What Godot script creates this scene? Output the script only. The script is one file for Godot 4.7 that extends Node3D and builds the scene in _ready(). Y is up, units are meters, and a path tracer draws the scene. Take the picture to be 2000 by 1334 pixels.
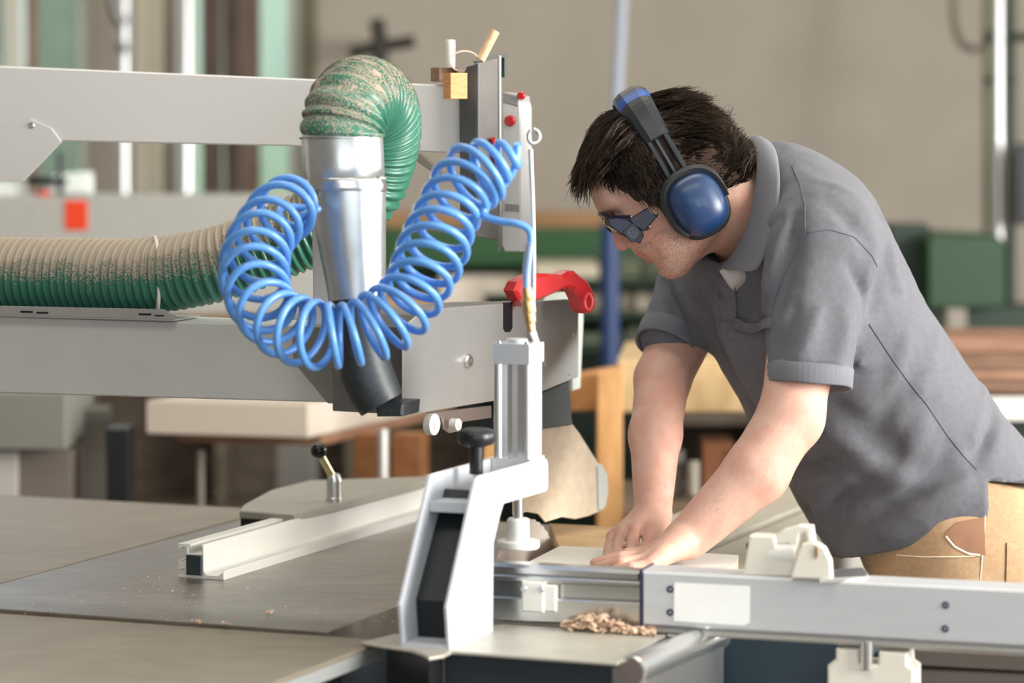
extends Node3D
# Woodworker at a sliding table saw. Metres, y up. The camera stands at x = 0, z = 0 and looks along -z.

const FOCAL := 6000.0          # focal length in pixels of the 2000 x 1334 frame
const EYE := Vector3(0, 1.54, 0)
const PITCH := -4.26
const TABLE := 0.90            # height of the saw table

var look := Basis(Vector3.RIGHT, deg_to_rad(PITCH))
var taken := {}
var mats := {}
var smooth_id := 1


# ---------- measuring ----------
func ray(u: float, v: float) -> Vector3:
	return look * Vector3((u - 1000.0) / FOCAL, (667.0 - v) / FOCAL, -1.0)

func at(u: float, v: float, depth: float) -> Vector3:
	return EYE + ray(u, v) * depth

func on_y(u: float, v: float, y: float) -> Vector3:
	var d := ray(u, v)
	return EYE + d * ((y - EYE.y) / d.y)

func yawed(o: Vector3, deg: float) -> Transform3D:      # local x turned by deg about the vertical, local z is the face normal
	return Transform3D(Basis(Vector3.UP, deg_to_rad(deg)), o)

func in_plane(u: float, v: float, t: Transform3D) -> Vector2:
	var d := ray(u, v)
	var p := EYE + d * ((t.origin - EYE).dot(t.basis.z) / d.dot(t.basis.z))
	var l := t.affine_inverse() * p
	return Vector2(l.x, l.y)

func outline(px: Array, t: Transform3D) -> PackedVector2Array:
	var r := PackedVector2Array()
	for i in range(0, px.size(), 2):
		r.append(in_plane(px[i], px[i + 1], t))
	return r


# ---------- nodes ----------
func numbered(called: String) -> String:
	if not taken.has(called):
		taken[called] = 0
		return called
	taken[called] += 1
	return "%s_%03d" % [called, taken[called]]

func tag(o: Node3D, label: String, category: String, group := "", kind := "") -> Node3D:
	if label: o.set_meta("label", label)
	if category: o.set_meta("category", category)
	if group: o.set_meta("group", group)
	if kind: o.set_meta("kind", kind)
	return o

func thing(called: String, where: Vector3, label: String, category: String, group := "") -> Node3D:
	var o := Node3D.new()
	o.name = numbered(called)
	add_child(o)
	o.position = where
	tag(o, label, category, group)
	return o

# st holds world coordinates; the mesh is moved into its parent's axes
func part(called: String, st: SurfaceTool, m: Material, parent: Node3D = null) -> MeshInstance3D:
	var o := MeshInstance3D.new()
	o.material_override = null
	st.generate_normals()
	var a := st.commit()
	if a.get_surface_count(): a.surface_set_material(0, m)
	o.mesh = a
	o.cast_shadow = GeometryInstance3D.SHADOW_CASTING_SETTING_ON
	if parent == null:
		o.name = numbered(called)
		add_child(o)
	else:
		o.name = called
		parent.add_child(o, true)
		var off := Vector3.ZERO
		var p: Node = parent
		while p is Node3D and p != self:
			off += (p as Node3D).position
			p = p.get_parent()
		o.position = -off
	return o

func structure(called: String, st: SurfaceTool, m: Material, label := "") -> MeshInstance3D:
	var o := part(called, st, m)
	o.set_meta("kind", "structure")
	if label: o.set_meta("label", label)
	return o


# ---------- shapes ----------
func begin() -> SurfaceTool:
	var st := SurfaceTool.new()
	st.begin(Mesh.PRIMITIVE_TRIANGLES)
	st.set_smooth_group(-1)
	return st

func tri(st: SurfaceTool, a: Vector3, b: Vector3, c: Vector3) -> void:
	st.add_vertex(a); st.add_vertex(b); st.add_vertex(c)

func quad(st: SurfaceTool, a: Vector3, b: Vector3, c: Vector3, d: Vector3) -> void:
	tri(st, a, b, c); tri(st, a, c, d)

func inset(poly: PackedVector2Array, by: float) -> PackedVector2Array:
	var n := poly.size()
	var r := PackedVector2Array()
	for i in n:
		var p := poly[i]
		var e1 := (p - poly[(i + n - 1) % n]).normalized()
		var e2 := (poly[(i + 1) % n] - p).normalized()
		var n1 := Vector2(-e1.y, e1.x)
		var n2 := Vector2(-e2.y, e2.x)
		var m := n1 + n2
		var l := m.length_squared()
		r.append(p + (n1 if l < 0.2 else m * (2.0 / l)) * by)
	return r

# polygon in the x-y plane of t, front face at z = 0, body behind it (towards -z)
func prism(st: SurfaceTool, poly_in: PackedVector2Array, t: Transform3D, thick: float, chamfer := 0.0008) -> void:
	var poly := poly_in
	if Geometry2D.is_polygon_clockwise(poly):
		poly = poly.duplicate()
		poly.reverse()
	var small := inset(poly, chamfer) if chamfer > 0.0 else poly
	var n := poly.size()
	var rings := [[small, 0.0], [poly, -chamfer], [poly, -thick + chamfer], [small, -thick]]
	st.set_smooth_group(-1)
	var idx := Geometry2D.triangulate_polygon(small)
	for i in range(0, idx.size(), 3):
		var a := small[idx[i]]; var b := small[idx[i + 1]]; var c := small[idx[i + 2]]
		if (b - a).cross(c - a) < 0:
			var s := b; b = c; c = s
		tri(st, t * Vector3(a.x, a.y, 0), t * Vector3(c.x, c.y, 0), t * Vector3(b.x, b.y, 0))
		tri(st, t * Vector3(a.x, a.y, -thick), t * Vector3(b.x, b.y, -thick), t * Vector3(c.x, c.y, -thick))
	for k in 3:
		if chamfer <= 0.0 and k != 1: continue
		var r1: PackedVector2Array = rings[k][0]
		var r2: PackedVector2Array = rings[k + 1][0]
		var z1: float = rings[k][1]
		var z2: float = rings[k + 1][1]
		for i in n:
			var j := (i + 1) % n
			quad(st, t * Vector3(r1[i].x, r1[i].y, z1), t * Vector3(r1[j].x, r1[j].y, z1), t * Vector3(r2[j].x, r2[j].y, z2), t * Vector3(r2[i].x, r2[i].y, z2))

func box(st: SurfaceTool, size: Vector3, t: Transform3D, chamfer := 0.001) -> void:   # centred on t
	var h := size * 0.5
	prism(st, PackedVector2Array([Vector2(-h.x, -h.y), Vector2(h.x, -h.y), Vector2(h.x, h.y), Vector2(-h.x, h.y)]), t * Transform3D(Basis(), Vector3(0, 0, h.z)), size.z, chamfer)

func rounded(w: float, h: float, r: float, k := 4) -> PackedVector2Array:
	var p := PackedVector2Array()
	for c in [[w / 2 - r, h / 2 - r, 0.0], [-w / 2 + r, h / 2 - r, 90.0], [-w / 2 + r, -h / 2 + r, 180.0], [w / 2 - r, -h / 2 + r, 270.0]]:
		for i in k + 1:
			var a := deg_to_rad(c[2] + 90.0 * i / k)
			p.append(Vector2(c[0] + r * cos(a), c[1] + r * sin(a)))
	return p

func circle(r: float, k := 24) -> PackedVector2Array:
	var p := PackedVector2Array()
	for i in k:
		p.append(Vector2(cos(TAU * i / k), sin(TAU * i / k)) * r)
	return p

# grid of rings, each an Array of Vector3 of equal length; closed round; smooth
func skin(st: SurfaceTool, rings: Array, cap_start := true, cap_end := true, closed := true) -> void:
	smooth_id += 1
	st.set_smooth_group(smooth_id)
	var n: int = rings[0].size()
	for k in rings.size() - 1:
		var a: PackedVector3Array = rings[k]
		var b: PackedVector3Array = rings[k + 1]
		for i in (n if closed else n - 1):
			var j := (i + 1) % n
			quad(st, a[i], a[j], b[j], b[i])
	st.set_smooth_group(-1)
	if cap_start: fan(st, rings[0], true)
	if cap_end: fan(st, rings[rings.size() - 1], false)

func fan(st: SurfaceTool, ring: PackedVector3Array, flip: bool) -> void:
	var c := Vector3.ZERO
	for p in ring: c += p
	c /= ring.size()
	for i in ring.size():
		var a := ring[i]; var b := ring[(i + 1) % ring.size()]
		if flip: tri(st, c, b, a)
		else: tri(st, c, a, b)

# profile: [radius, height, radius, height ...] about the local y axis of t; sharp: hard edges between the steps
func lathe(st: SurfaceTool, profile: Array, t: Transform3D, k := 32, sharp := true) -> void:
	var rings := []
	for i in range(0, profile.size(), 2):
		var ring := PackedVector3Array()
		for s in k:
			var a := TAU * s / k
			ring.append(t * Vector3(cos(a) * profile[i], profile[i + 1], sin(a) * profile[i]))
		rings.append(ring)
	if sharp:
		for i in rings.size() - 1:
			skin(st, [rings[i], rings[i + 1]], i == 0 and profile[0] > 0.0002, i == rings.size() - 2 and profile[profile.size() - 2] > 0.0002)
	else:
		skin(st, rings, profile[0] > 0.0002, profile[profile.size() - 2] > 0.0002)

func aim(from: Vector3, to: Vector3) -> Transform3D:    # local y runs from -> to
	var y := (to - from).normalized()
	var x := y.cross(Vector3.FORWARD if absf(y.z) < 0.9 else Vector3.RIGHT).normalized()
	return Transform3D(Basis(x, y, x.cross(y)), from)

func rod(st: SurfaceTool, a: Vector3, b: Vector3, r: float, k := 20, chamfer := 0.0) -> void:
	var l := a.distance_to(b)
	var c := minf(chamfer if chamfer > 0.0 else r * 0.12, l * 0.3)
	lathe(st, [r - c, 0.0, r, c, r, l - c, r - c, l], aim(a, b), k)

func curve_points(keys: Array, step: float) -> PackedVector3Array:
	var c := Curve3D.new()
	c.bake_interval = step
	var n := keys.size()
	for i in n:
		var p: Vector3 = keys[i]
		var before: Vector3 = keys[maxi(i - 1, 0)]
		var after: Vector3 = keys[mini(i + 1, n - 1)]
		var d := (after - before).normalized()
		c.add_point(p, -d * p.distance_to(before) * 0.36, d * p.distance_to(after) * 0.36)
	var out := PackedVector3Array()
	var m := maxi(2, int(ceil(c.get_baked_length() / step)))
	for i in m + 1:
		out.append(c.sample_baked(c.get_baked_length() * i / m, true))
	return out

# frames carried along a line: Array of Basis (x, y across, z along)
func carried(pts: PackedVector3Array, up := Vector3.UP) -> Array:
	var out := []
	var x := Vector3.ZERO
	for i in pts.size():
		var d := (pts[mini(i + 1, pts.size() - 1)] - pts[maxi(i - 1, 0)]).normalized()
		if i == 0:
			x = up.cross(d)
			if x.length() < 0.01: x = Vector3.RIGHT.cross(d)
		x = (x - d * x.dot(d)).normalized()
		out.append(Basis(x, d.cross(x), d))
	return out

func tube(st: SurfaceTool, pts: PackedVector3Array, r: float, k := 12) -> void:
	var fr := carried(pts)
	var rings := []
	for i in pts.size():
		var ring := PackedVector3Array()
		var b: Basis = fr[i]
		for s in k:
			var a := TAU * s / k
			ring.append(pts[i] + (b.x * cos(a) + b.y * sin(a)) * r)
		rings.append(ring)
	skin(st, rings)

func screw_head(st: SurfaceTool, p: Vector3, n: Vector3, r: float, h: float) -> void:
	var t := aim(p - n * 0.001, p + n)
	lathe(st, [r, 0.0, r, h * 0.6, r * 0.75, h, r * 0.45, h, r * 0.4, h * 0.35], t, 20)


# ---------- materials ----------
func noise_texture(freq: float, seed_value: int, low: Color, high: Color, normal := false, octaves := 4, size := 512, strength := 4.0) -> NoiseTexture2D:
	var n := FastNoiseLite.new()
	n.noise_type = FastNoiseLite.TYPE_SIMPLEX_SMOOTH
	n.seed = seed_value
	n.frequency = freq
	n.fractal_octaves = octaves
	var t := NoiseTexture2D.new()
	t.width = size
	t.height = size
	t.seamless = true
	t.noise = n
	if normal:
		t.as_normal_map = true
		t.bump_strength = strength
	else:
		var g := Gradient.new()
		g.set_color(0, low)
		g.set_color(1, high)
		t.color_ramp = g
	return t

func material(called: String, c: Color, rough := 0.5, metal := 0.0) -> StandardMaterial3D:
	if mats.has(called): return mats[called]
	var m := StandardMaterial3D.new()
	m.resource_name = called
	m.albedo_color = c
	m.roughness = rough
	m.metallic = metal
	mats[called] = m
	return m

func speckled(called: String, c: Color, rough: float, metal: float, spread: float, freq := 0.02, scale := 3.0, seed_value := 1) -> StandardMaterial3D:
	if mats.has(called): return mats[called]
	var m := material(called, Color.WHITE, rough, metal)
	m.albedo_texture = noise_texture(freq, seed_value, c.darkened(spread), c.lightened(spread))
	m.uv1_triplanar = true
	m.uv1_world_triplanar = true
	m.uv1_scale = Vector3.ONE * scale
	return m

func c8(r: int, g: int, b: int) -> Color:
	return Color8(r, g, b)


func _ready() -> void:
	# --- camera ---
	var cam := Camera3D.new()
	cam.name = "camera"
	add_child(cam)
	cam.position = EYE
	cam.rotation_degrees = Vector3(PITCH, 0, 0)
	var lens := CameraAttributesPhysical.new()
	lens.frustum_focal_length = FOCAL * 24.0 / 1334.0
	lens.frustum_focus_distance = 4.20
	lens.exposure_aperture = 3.0
	cam.attributes = lens
	cam.fov = rad_to_deg(2.0 * atan(667.0 / FOCAL))
	cam.current = true
	# --- sky and exposure ---
	var sky_m := ProceduralSkyMaterial.new()
	sky_m.sky_top_color = Color(0.62, 0.74, 0.90)
	sky_m.sky_horizon_color = Color(0.90, 0.93, 0.95)
	sky_m.ground_bottom_color = Color(0.30, 0.33, 0.28)
	sky_m.ground_horizon_color = Color(0.70, 0.74, 0.70)
	sky_m.energy_multiplier = 1.0
	var sky := Sky.new()
	sky.sky_material = sky_m
	var env := Environment.new()
	env.background_mode = Environment.BG_SKY
	env.sky = sky
	env.background_energy_multiplier = 3.0
	env.tonemap_mode = Environment.TONE_MAPPER_LINEAR
	env.tonemap_exposure = 1.4
	env.sdfgi_enabled = true
	env.ssao_enabled = true
	env.ssil_enabled = true
	var we := WorldEnvironment.new()
	we.name = "world_environment"
	we.environment = env
	add_child(we)
	# --- daylight through the window bands, each light as large as its opening ---
	window_light("daylight_key", Vector3(3.92, 1.95, -2.2), Vector3(-1, -0.1, -0.2), Vector2(2.5, 2.0), 31.0)
	window_light("daylight_rear", Vector3(3.92, 1.95, -5.8), Vector3(-1, -0.05, 0), Vector2(2.1, 2.0), 9.0)
	window_light("daylight_front", Vector3(1.0, 2.45, 2.38), Vector3(0, -0.1, -1), Vector2(5.0, 1.7), 3.0)
	for z in [-7.5, -5.0, -2.4]:
		window_light("ceiling_lamp_light", Vector3(-0.6, 3.52, z), Vector3(0.0, -1, 0.02), Vector2(2.4, 0.3), 1.6)

	build_setting()
	build_tables()
	build_fences()
	build_clamp()
	build_guard()
	build_hoses()
	build_person()
	build_background()


func window_light(called: String, where: Vector3, towards: Vector3, size: Vector2, energy: float) -> void:
	var l := AreaLight3D.new()
	l.name = numbered(called)
	add_child(l)
	var z := -towards.normalized()
	var x := (Vector3.UP if absf(z.y) < 0.9 else Vector3.BACK).cross(z).normalized()
	l.transform = Transform3D(Basis(x, z.cross(x), z), where)
	l.area_size = size
	l.light_energy = energy
	l.light_color = Color(1.0, 0.985, 0.955)
	l.shadow_enabled = true
	l.area_range = 30.0
	l.area_attenuation = 2.0


func flat(y: float) -> Transform3D:      # local x = world x, local y = -world z, normal up
	return Transform3D(Basis(Vector3.RIGHT, -PI / 2), Vector3(0, y, 0))

func block(st: SurfaceTool, a: Vector3, b: Vector3, chamfer := 0.002) -> void:
	box(st, (b - a).abs(), Transform3D(Basis(), (a + b) * 0.5), chamfer)

func plate(st: SurfaceTool, px: Array, t: Transform3D, thick: float, chamfer := 0.0008) -> void:
	prism(st, outline(px, t), t, thick, chamfer)

func build_setting() -> void:
	var plaster := speckled("plaster_beige", c8(160, 151, 139), 0.9, 0.0, 0.03, 0.01, 0.6, 3)
	var ceiling_m := material("ceiling_white", c8(214, 212, 206), 0.9)
	var concrete := speckled("concrete", c8(118, 112, 104), 0.75, 0.0, 0.12, 0.02, 0.7, 5)
	var frame_m := material("window_frame_paint", c8(222, 222, 206), 0.5)
	var st := begin()
	block(st, Vector3(-7.2, -0.2, -10.0), Vector3(4.4, 0.0, 2.8))
	structure("floor", st, concrete, "grey concrete workshop floor")
	st = begin()
	block(st, Vector3(-7.2, 3.6, -10.0), Vector3(4.4, 3.8, 2.8))
	structure("ceiling", st, ceiling_m, "white workshop ceiling")
	st = begin()
	block(st, Vector3(-7.2, 0, -10.0), Vector3(-7.0, 3.6, 2.8))
	structure("wall_left", st, plaster, "plain beige workshop wall")
	# right wall with two tall windows
	st = begin()
	block(st, Vector3(4.0, 0, -10.0), Vector3(4.2, 0.9, 2.8))
	block(st, Vector3(4.0, 3.0, -10.0), Vector3(4.2, 3.6, 2.8))
	block(st, Vector3(4.0, 0.9, -10.0), Vector3(4.2, 3.0, -6.9))
	block(st, Vector3(4.0, 0.9, -4.7), Vector3(4.2, 3.0, -3.5))
	block(st, Vector3(4.0, 0.9, -0.9), Vector3(4.2, 3.0, 2.8))
	structure("wall_right", st, plaster, "beige wall with two tall windows")
	var no := 0
	for w in [[-6.9, -4.7, "tall window in the side wall by the far planks"], [-3.5, -0.9, "tall window in the side wall near the photographer"]]:
		st = begin()
		for i in 3:
			var z: float = lerpf(w[0], w[1], i / 2.0)
			block(st, Vector3(4.05, 0.9, z - 0.03), Vector3(4.12, 3.0, z + 0.03))
		block(st, Vector3(4.05, 0.9, w[0]), Vector3(4.12, 0.96, w[1]))
		block(st, Vector3(4.05, 2.94, w[0]), Vector3(4.12, 3.0, w[1]))
		structure(["window_1", "window_5"][no], st, frame_m, w[2])
		no += 1
	# front wall, behind the camera, with a window band
	st = begin()
	block(st, Vector3(-7.2, 0, 2.5), Vector3(4.2, 1.6, 2.7))
	block(st, Vector3(-7.2, 3.3, 2.5), Vector3(4.2, 3.6, 2.7))
	block(st, Vector3(-7.2, 1.6, 2.5), Vector3(-1.5, 3.3, 2.7))
	block(st, Vector3(3.5, 1.6, 2.5), Vector3(4.2, 3.3, 2.7))
	structure("wall_front", st, plaster, "beige wall with a window band")
	st = begin()
	for i in 4:
		block(st, Vector3(-1.5 + 1.6667 * i - 0.03, 1.6, 2.55), Vector3(-1.5 + 1.6667 * i + 0.03, 3.3, 2.62))
	structure("window_2", st, frame_m, "window band in the wall behind the photographer")
	# back wall: window openings at the left, plain plaster to the right
	var z0 := -9.6
	st = begin()
	block(st, Vector3(-0.655, 0, z0 - 0.25), Vector3(4.2, 3.6, z0))                 # plain field
	block(st, Vector3(-7.2, 0, z0 - 0.25), Vector3(-0.655, 0.95, z0))               # under the windows
	block(st, Vector3(-7.2, 2.7, z0 - 0.25), Vector3(-0.655, 3.6, z0))              # over the windows
	block(st, Vector3(-1.31, 0.95, z0 - 0.25), Vector3(-1.08, 2.7, z0))             # pier between the windows
	block(st, Vector3(-7.2, 0.95, z0 - 0.25), Vector3(-2.6, 2.7, z0))
	structure("wall_back", st, plaster, "beige plastered wall at the far end of the workshop")
	var glass := material("window_glass", Color(0.95, 1.0, 0.97, 0.06), 0.02)
	glass.transparency = BaseMaterial3D.TRANSPARENCY_ALPHA
	var spans := [[-2.6, -1.31, [-1.565, -2.1], 3], [-1.08, -0.655, [], 4]]
	for s in spans:
		var fr := begin()
		var x1: float = s[0]
		var x2: float = s[1]
		var w := 0.045
		block(fr, Vector3(x1, 0.95, z0 - 0.14), Vector3(x1 + w, 2.7, z0 - 0.05))
		block(fr, Vector3(x2 - w, 0.95, z0 - 0.14), Vector3(x2, 2.7, z0 - 0.05))
		block(fr, Vector3(x1, 0.95, z0 - 0.14), Vector3(x2, 1.0, z0 - 0.05))
		block(fr, Vector3(x1, 2.64, z0 - 0.14), Vector3(x2, 2.7, z0 - 0.05))
		for x in s[2]:
			block(fr, Vector3(x - 0.03, 0.95, z0 - 0.14), Vector3(x + 0.03, 2.7, z0 - 0.05))
		var o := structure("window_%d" % s[3], fr, frame_m, "pale framed window looking out on greenery")
		var gl := begin()
		block(gl, Vector3(x1 + 0.02, 0.98, z0 - 0.098), Vector3(x2 - 0.02, 2.66, z0 - 0.094), 0.0)
		part("pane", gl, glass, o)
	# lamps under the ceiling
	var lamp_m := material("lamp_diffuser", c8(250, 248, 240), 0.6)
	lamp_m.emission_enabled = true
	lamp_m.emission = Color(1.0, 0.97, 0.92)
	lamp_m.emission_energy_multiplier = 1.2
	for z in [-7.5, -5.0, -2.4]:
		var l := thing("ceiling_lamp", Vector3(-0.6, 3.6, z), "long fluorescent ceiling lamp over the saw", "lamp", "fluorescent lamps under the ceiling")
		var h := begin()
		block(h, Vector3(-1.85, 3.56, z - 0.17), Vector3(0.65, 3.6, z + 0.17))
		part("housing", h, ceiling_m, l)
		h = begin()
		block(h, Vector3(-1.8, 3.53, z - 0.15), Vector3(0.6, 3.56, z + 0.15))
		part("diffuser", h, lamp_m, l)
	# outdoors: lawn and hedge seen through the far windows
	var lawn := speckled("lawn", c8(176, 200, 130), 0.95, 0.0, 0.15, 0.03, 0.5, 8)
	st = begin()
	block(st, Vector3(-12, -0.4, -40), Vector3(12, -0.25, -10.1))
	tag(part("lawn", st, lawn), "sunlit lawn outside the workshop windows", "lawn", "", "stuff")
	var leaf := speckled("foliage", c8(122, 128, 84), 0.9, 0.0, 0.25, 0.03, 2.0, 9)
	var noise := FastNoiseLite.new()
	noise.seed = 4
	noise.frequency = 1.4
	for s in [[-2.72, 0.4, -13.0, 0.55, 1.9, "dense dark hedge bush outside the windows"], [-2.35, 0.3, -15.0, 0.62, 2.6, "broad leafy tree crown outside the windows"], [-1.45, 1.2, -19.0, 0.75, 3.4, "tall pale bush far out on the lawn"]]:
		var rings := []
		for i in 15:
			var ring := PackedVector3Array()
			var th := PI * (i + 0.02) / 14.04
			for j in 26:
				var d := Vector3(sin(th) * cos(TAU * j / 26), cos(th), sin(th) * sin(TAU * j / 26))
				var r := 1.0 + 0.28 * noise.get_noise_3dv(d * 2.2 + Vector3(s[0], 0, 0))
				ring.append(Vector3(s[0], s[1] + s[4] * 0.5, s[2]) + Vector3(d.x * s[3], d.y * s[4] * 0.65, d.z * s[3]) * r)
			rings.append(ring)
		var b := begin()
		skin(b, rings)
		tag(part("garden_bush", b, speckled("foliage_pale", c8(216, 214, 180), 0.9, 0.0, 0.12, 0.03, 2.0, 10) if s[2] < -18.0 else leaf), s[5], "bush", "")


# plan axes of the saw: A runs along the fences (to the right and a little towards the camera), B along the blade (away to the right)
const SAW_TURN := 22.0
var saw_o := Vector3(-0.662, TABLE, -3.933)

func saw_frame(y: float) -> Transform3D:     # flat frame whose local x = A and local y = B
	return Transform3D(Basis(Vector3.UP, deg_to_rad(-SAW_TURN)) * Basis(Vector3.RIGHT, -PI / 2), Vector3(saw_o.x, y, saw_o.z))

func slab(st: SurfaceTool, a1: float, a2: float, b1: float, b2: float, y: float, thick: float, chamfer := 0.001) -> void:
	prism(st, PackedVector2Array([Vector2(a1, b1), Vector2(a2, b1), Vector2(a2, b2), Vector2(a1, b2)]), saw_frame(y), thick, chamfer)

func brushed(called: String, c: Color, rough: float, metal: float, along: Vector3, seed_value: int, spread := 0.1) -> StandardMaterial3D:
	if mats.has(called): return mats[called]
	var m := material(called, Color.WHITE, rough, metal)
	m.albedo_texture = noise_texture(0.015, seed_value, c.darkened(spread), c.lightened(spread), false, 2 if spread <= 0.04 else 5)
	if spread > 0.04: m.roughness_texture = noise_texture(0.03, seed_value + 1, Color(0.8, 0.8, 0.8), Color(1, 1, 1), false, 4)
	m.uv1_triplanar = true
	m.uv1_world_triplanar = true
	m.uv1_scale = along
	return m

func build_tables() -> void:
	var iron := brushed("cast_iron", c8(146, 138, 128), 0.4, 0.8, Vector3(1.5, 1.5, 4.0), 11, 0.10)
	var iron_pale := brushed("cast_iron_dusty", c8(146, 135, 118), 0.52, 0.55, Vector3(1.2, 1.2, 3.0), 14, 0.06)
	var alu_bed := brushed("carriage_aluminium", c8(196, 190, 176), 0.45, 0.6, Vector3(2, 2, 6), 17, 0.04)
	var edge_m := material("milled_edge", c8(196, 198, 196), 0.4, 0.7)
	var dark := material("machine_slate", c8(38, 48, 54), 0.5)
	var saw := thing("saw_table", Vector3(-0.3, 0, -4.4), "grey cast iron table of a sliding panel saw on a dark steel cabinet", "saw table")
	var st := begin()
	slab(st, -0.113, 0.468, 0.004, 1.03, TABLE, 0.035)
	part("main_plate", st, iron, saw)
	st = begin()
	slab(st, -1.7, -0.118, 0.004, 1.03, TABLE, 0.035)
	part("extension_plate", st, iron_pale, saw)
	st = begin()
	slab(st, -0.05, 0.44, 0.1, 0.95, TABLE - 0.036, 0.82)
	part("cabinet", st, dark, saw)
	st = begin()
	slab(st, -1.6, -0.14, 0.97, 1.0, TABLE - 0.036, 0.06)
	part("support_rail", st, edge_m, saw)
	for b in [0.1, 0.9]:
		st = begin()
		slab(st, -1.55, -1.5, b, b + 0.05, TABLE - 0.036, TABLE - 0.037)
		part("leg", st, dark, saw)
	# plate nearest the camera, on the outrigger
	var near := thing("outrigger_table", Vector3(-0.5, 0, -3.5), "dusty grey outrigger plate with a bright milled edge before the saw table", "table")
	st = begin()
	slab(st, -1.2, 0.545, -0.9, -0.002, TABLE - 0.0045, 0.006)
	part("top_plate", st, iron_pale, near)
	st = begin()
	slab(st, -1.2, 0.543, -0.9, -0.004, TABLE - 0.0105, 0.018)
	part("rim", st, edge_m, near)
	st = begin()
	slab(st, -1.1, 0.40, -0.8, -0.15, TABLE - 0.029, 0.05)
	part("under_frame", st, dark, near)
	for a in [-0.9, 0.3]:
		st = begin()
		slab(st, a, a + 0.06, -0.5, -0.44, TABLE - 0.07, TABLE - 0.07)
		part("leg", st, dark, near)
	# sliding carriage along the blade, with slots
	var car := thing("sliding_carriage", Vector3(0.3, 0, -4.3), "pale aluminium sliding carriage beside the saw blade", "carriage")
	st = begin()
	slab(st, 0.50, 0.66, 0.26, 2.0, TABLE, 0.12)
	slab(st, 0.685, 0.82, 0.26, 2.0, TABLE, 0.12)
	slab(st, 0.66, 0.685, 0.26, 2.0, TABLE - 0.014, 0.1)
	part("bed", st, alu_bed, car)
	st = begin()
	slab(st, 0.822, 0.845, 0.26, 2.0, TABLE - 0.004, 0.04)
	part("edge_strip", st, material("edge_white", c8(232, 230, 222), 0.45), car)
	st = begin()
	slab(st, 0.52, 0.80, 0.3, 1.9, TABLE - 0.125, 0.1)
	part("rail_beam", st, dark, car)
	for b in [0.45, 1.7]:
		st = begin()
		slab(st, 0.60, 0.72, b, b + 0.12, TABLE - 0.226, TABLE - 0.226)
		part("leg", st, dark, car)
	# saw blade in its slot
	var bt := saw_frame(TABLE)
	var centre := on_y(1026, 1098, TABLE) + Vector3(0, -0.080, 0)
	var side := Transform3D(Basis(Vector3.UP, deg_to_rad(90.0 - SAW_TURN)), centre)
	var rim := PackedVector2Array()
	for i in 96:
		var a := TAU * i / 96
		var r := 0.142 if i % 2 == 0 else 0.140
		rim.append(Vector2(cos(a), sin(a)) * r)
	st = begin()
	prism(st, rim, side, 0.003, 0.0)
	var bl := part("saw_blade", st, brushed("blade_steel", c8(200, 188, 178), 0.5, 0.2, Vector3(6, 6, 6), 21, 0.08), saw)
	st = begin()
	lathe(st, [0.02, -0.004, 0.02, 0.008], Transform3D(side.basis * Basis(Vector3.RIGHT, PI / 2), centre), 24)
	part("arbor", st, dark, bl)
	# boards: the white workpiece under the hands and a plain board behind the blade
	var melamine := material("melamine_white", c8(228, 227, 220), 0.4)
	var chip := speckled("chipboard", c8(206, 176, 132), 0.8, 0.0, 0.15, 0.06, 8.0, 23)
	var wp := thing("workpiece_board", on_y(1250, 1090, 0.936), "white coated board under the worker's hands at the saw blade", "board")
	st = begin()
	plate(st, [1004, 1112, 1062, 1082, 1094, 1066, 1182, 1070, 1442, 1084, 1440, 1099, 1404, 1120], flat(0.9365), 0.0015, 0.0)
	part("top_face", st, melamine, wp)
	st = begin()
	plate(st, [1004, 1112, 1062, 1082, 1094, 1066, 1182, 1070, 1442, 1084, 1440, 1099, 1404, 1120], flat(0.9349), 0.034, 0.0)
	part("core", st, chip, wp)
	st = begin()
	plate(st, [1072, 1022, 1240, 1030, 1246, 1072, 1092, 1067], flat(0.925), 0.0245, 0.001)
	tag(part("pine_board", st, wood("pine_light", c8(212, 176, 128), 31)), "pale wooden board lying behind the saw blade", "board")


func wood(called: String, c: Color, seed_value: int, scale := Vector3(1.5, 8, 1.5), rough := 0.6) -> StandardMaterial3D:
	if mats.has(called): return mats[called]
	var m := material(called, Color.WHITE, rough)
	m.albedo_texture = noise_texture(0.012, seed_value, c.darkened(0.16), c.lightened(0.12), false, 5)
	m.uv1_triplanar = true
	m.uv1_world_triplanar = true
	m.uv1_scale = scale
	return m


const FENCE_TURN := -17.0

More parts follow.
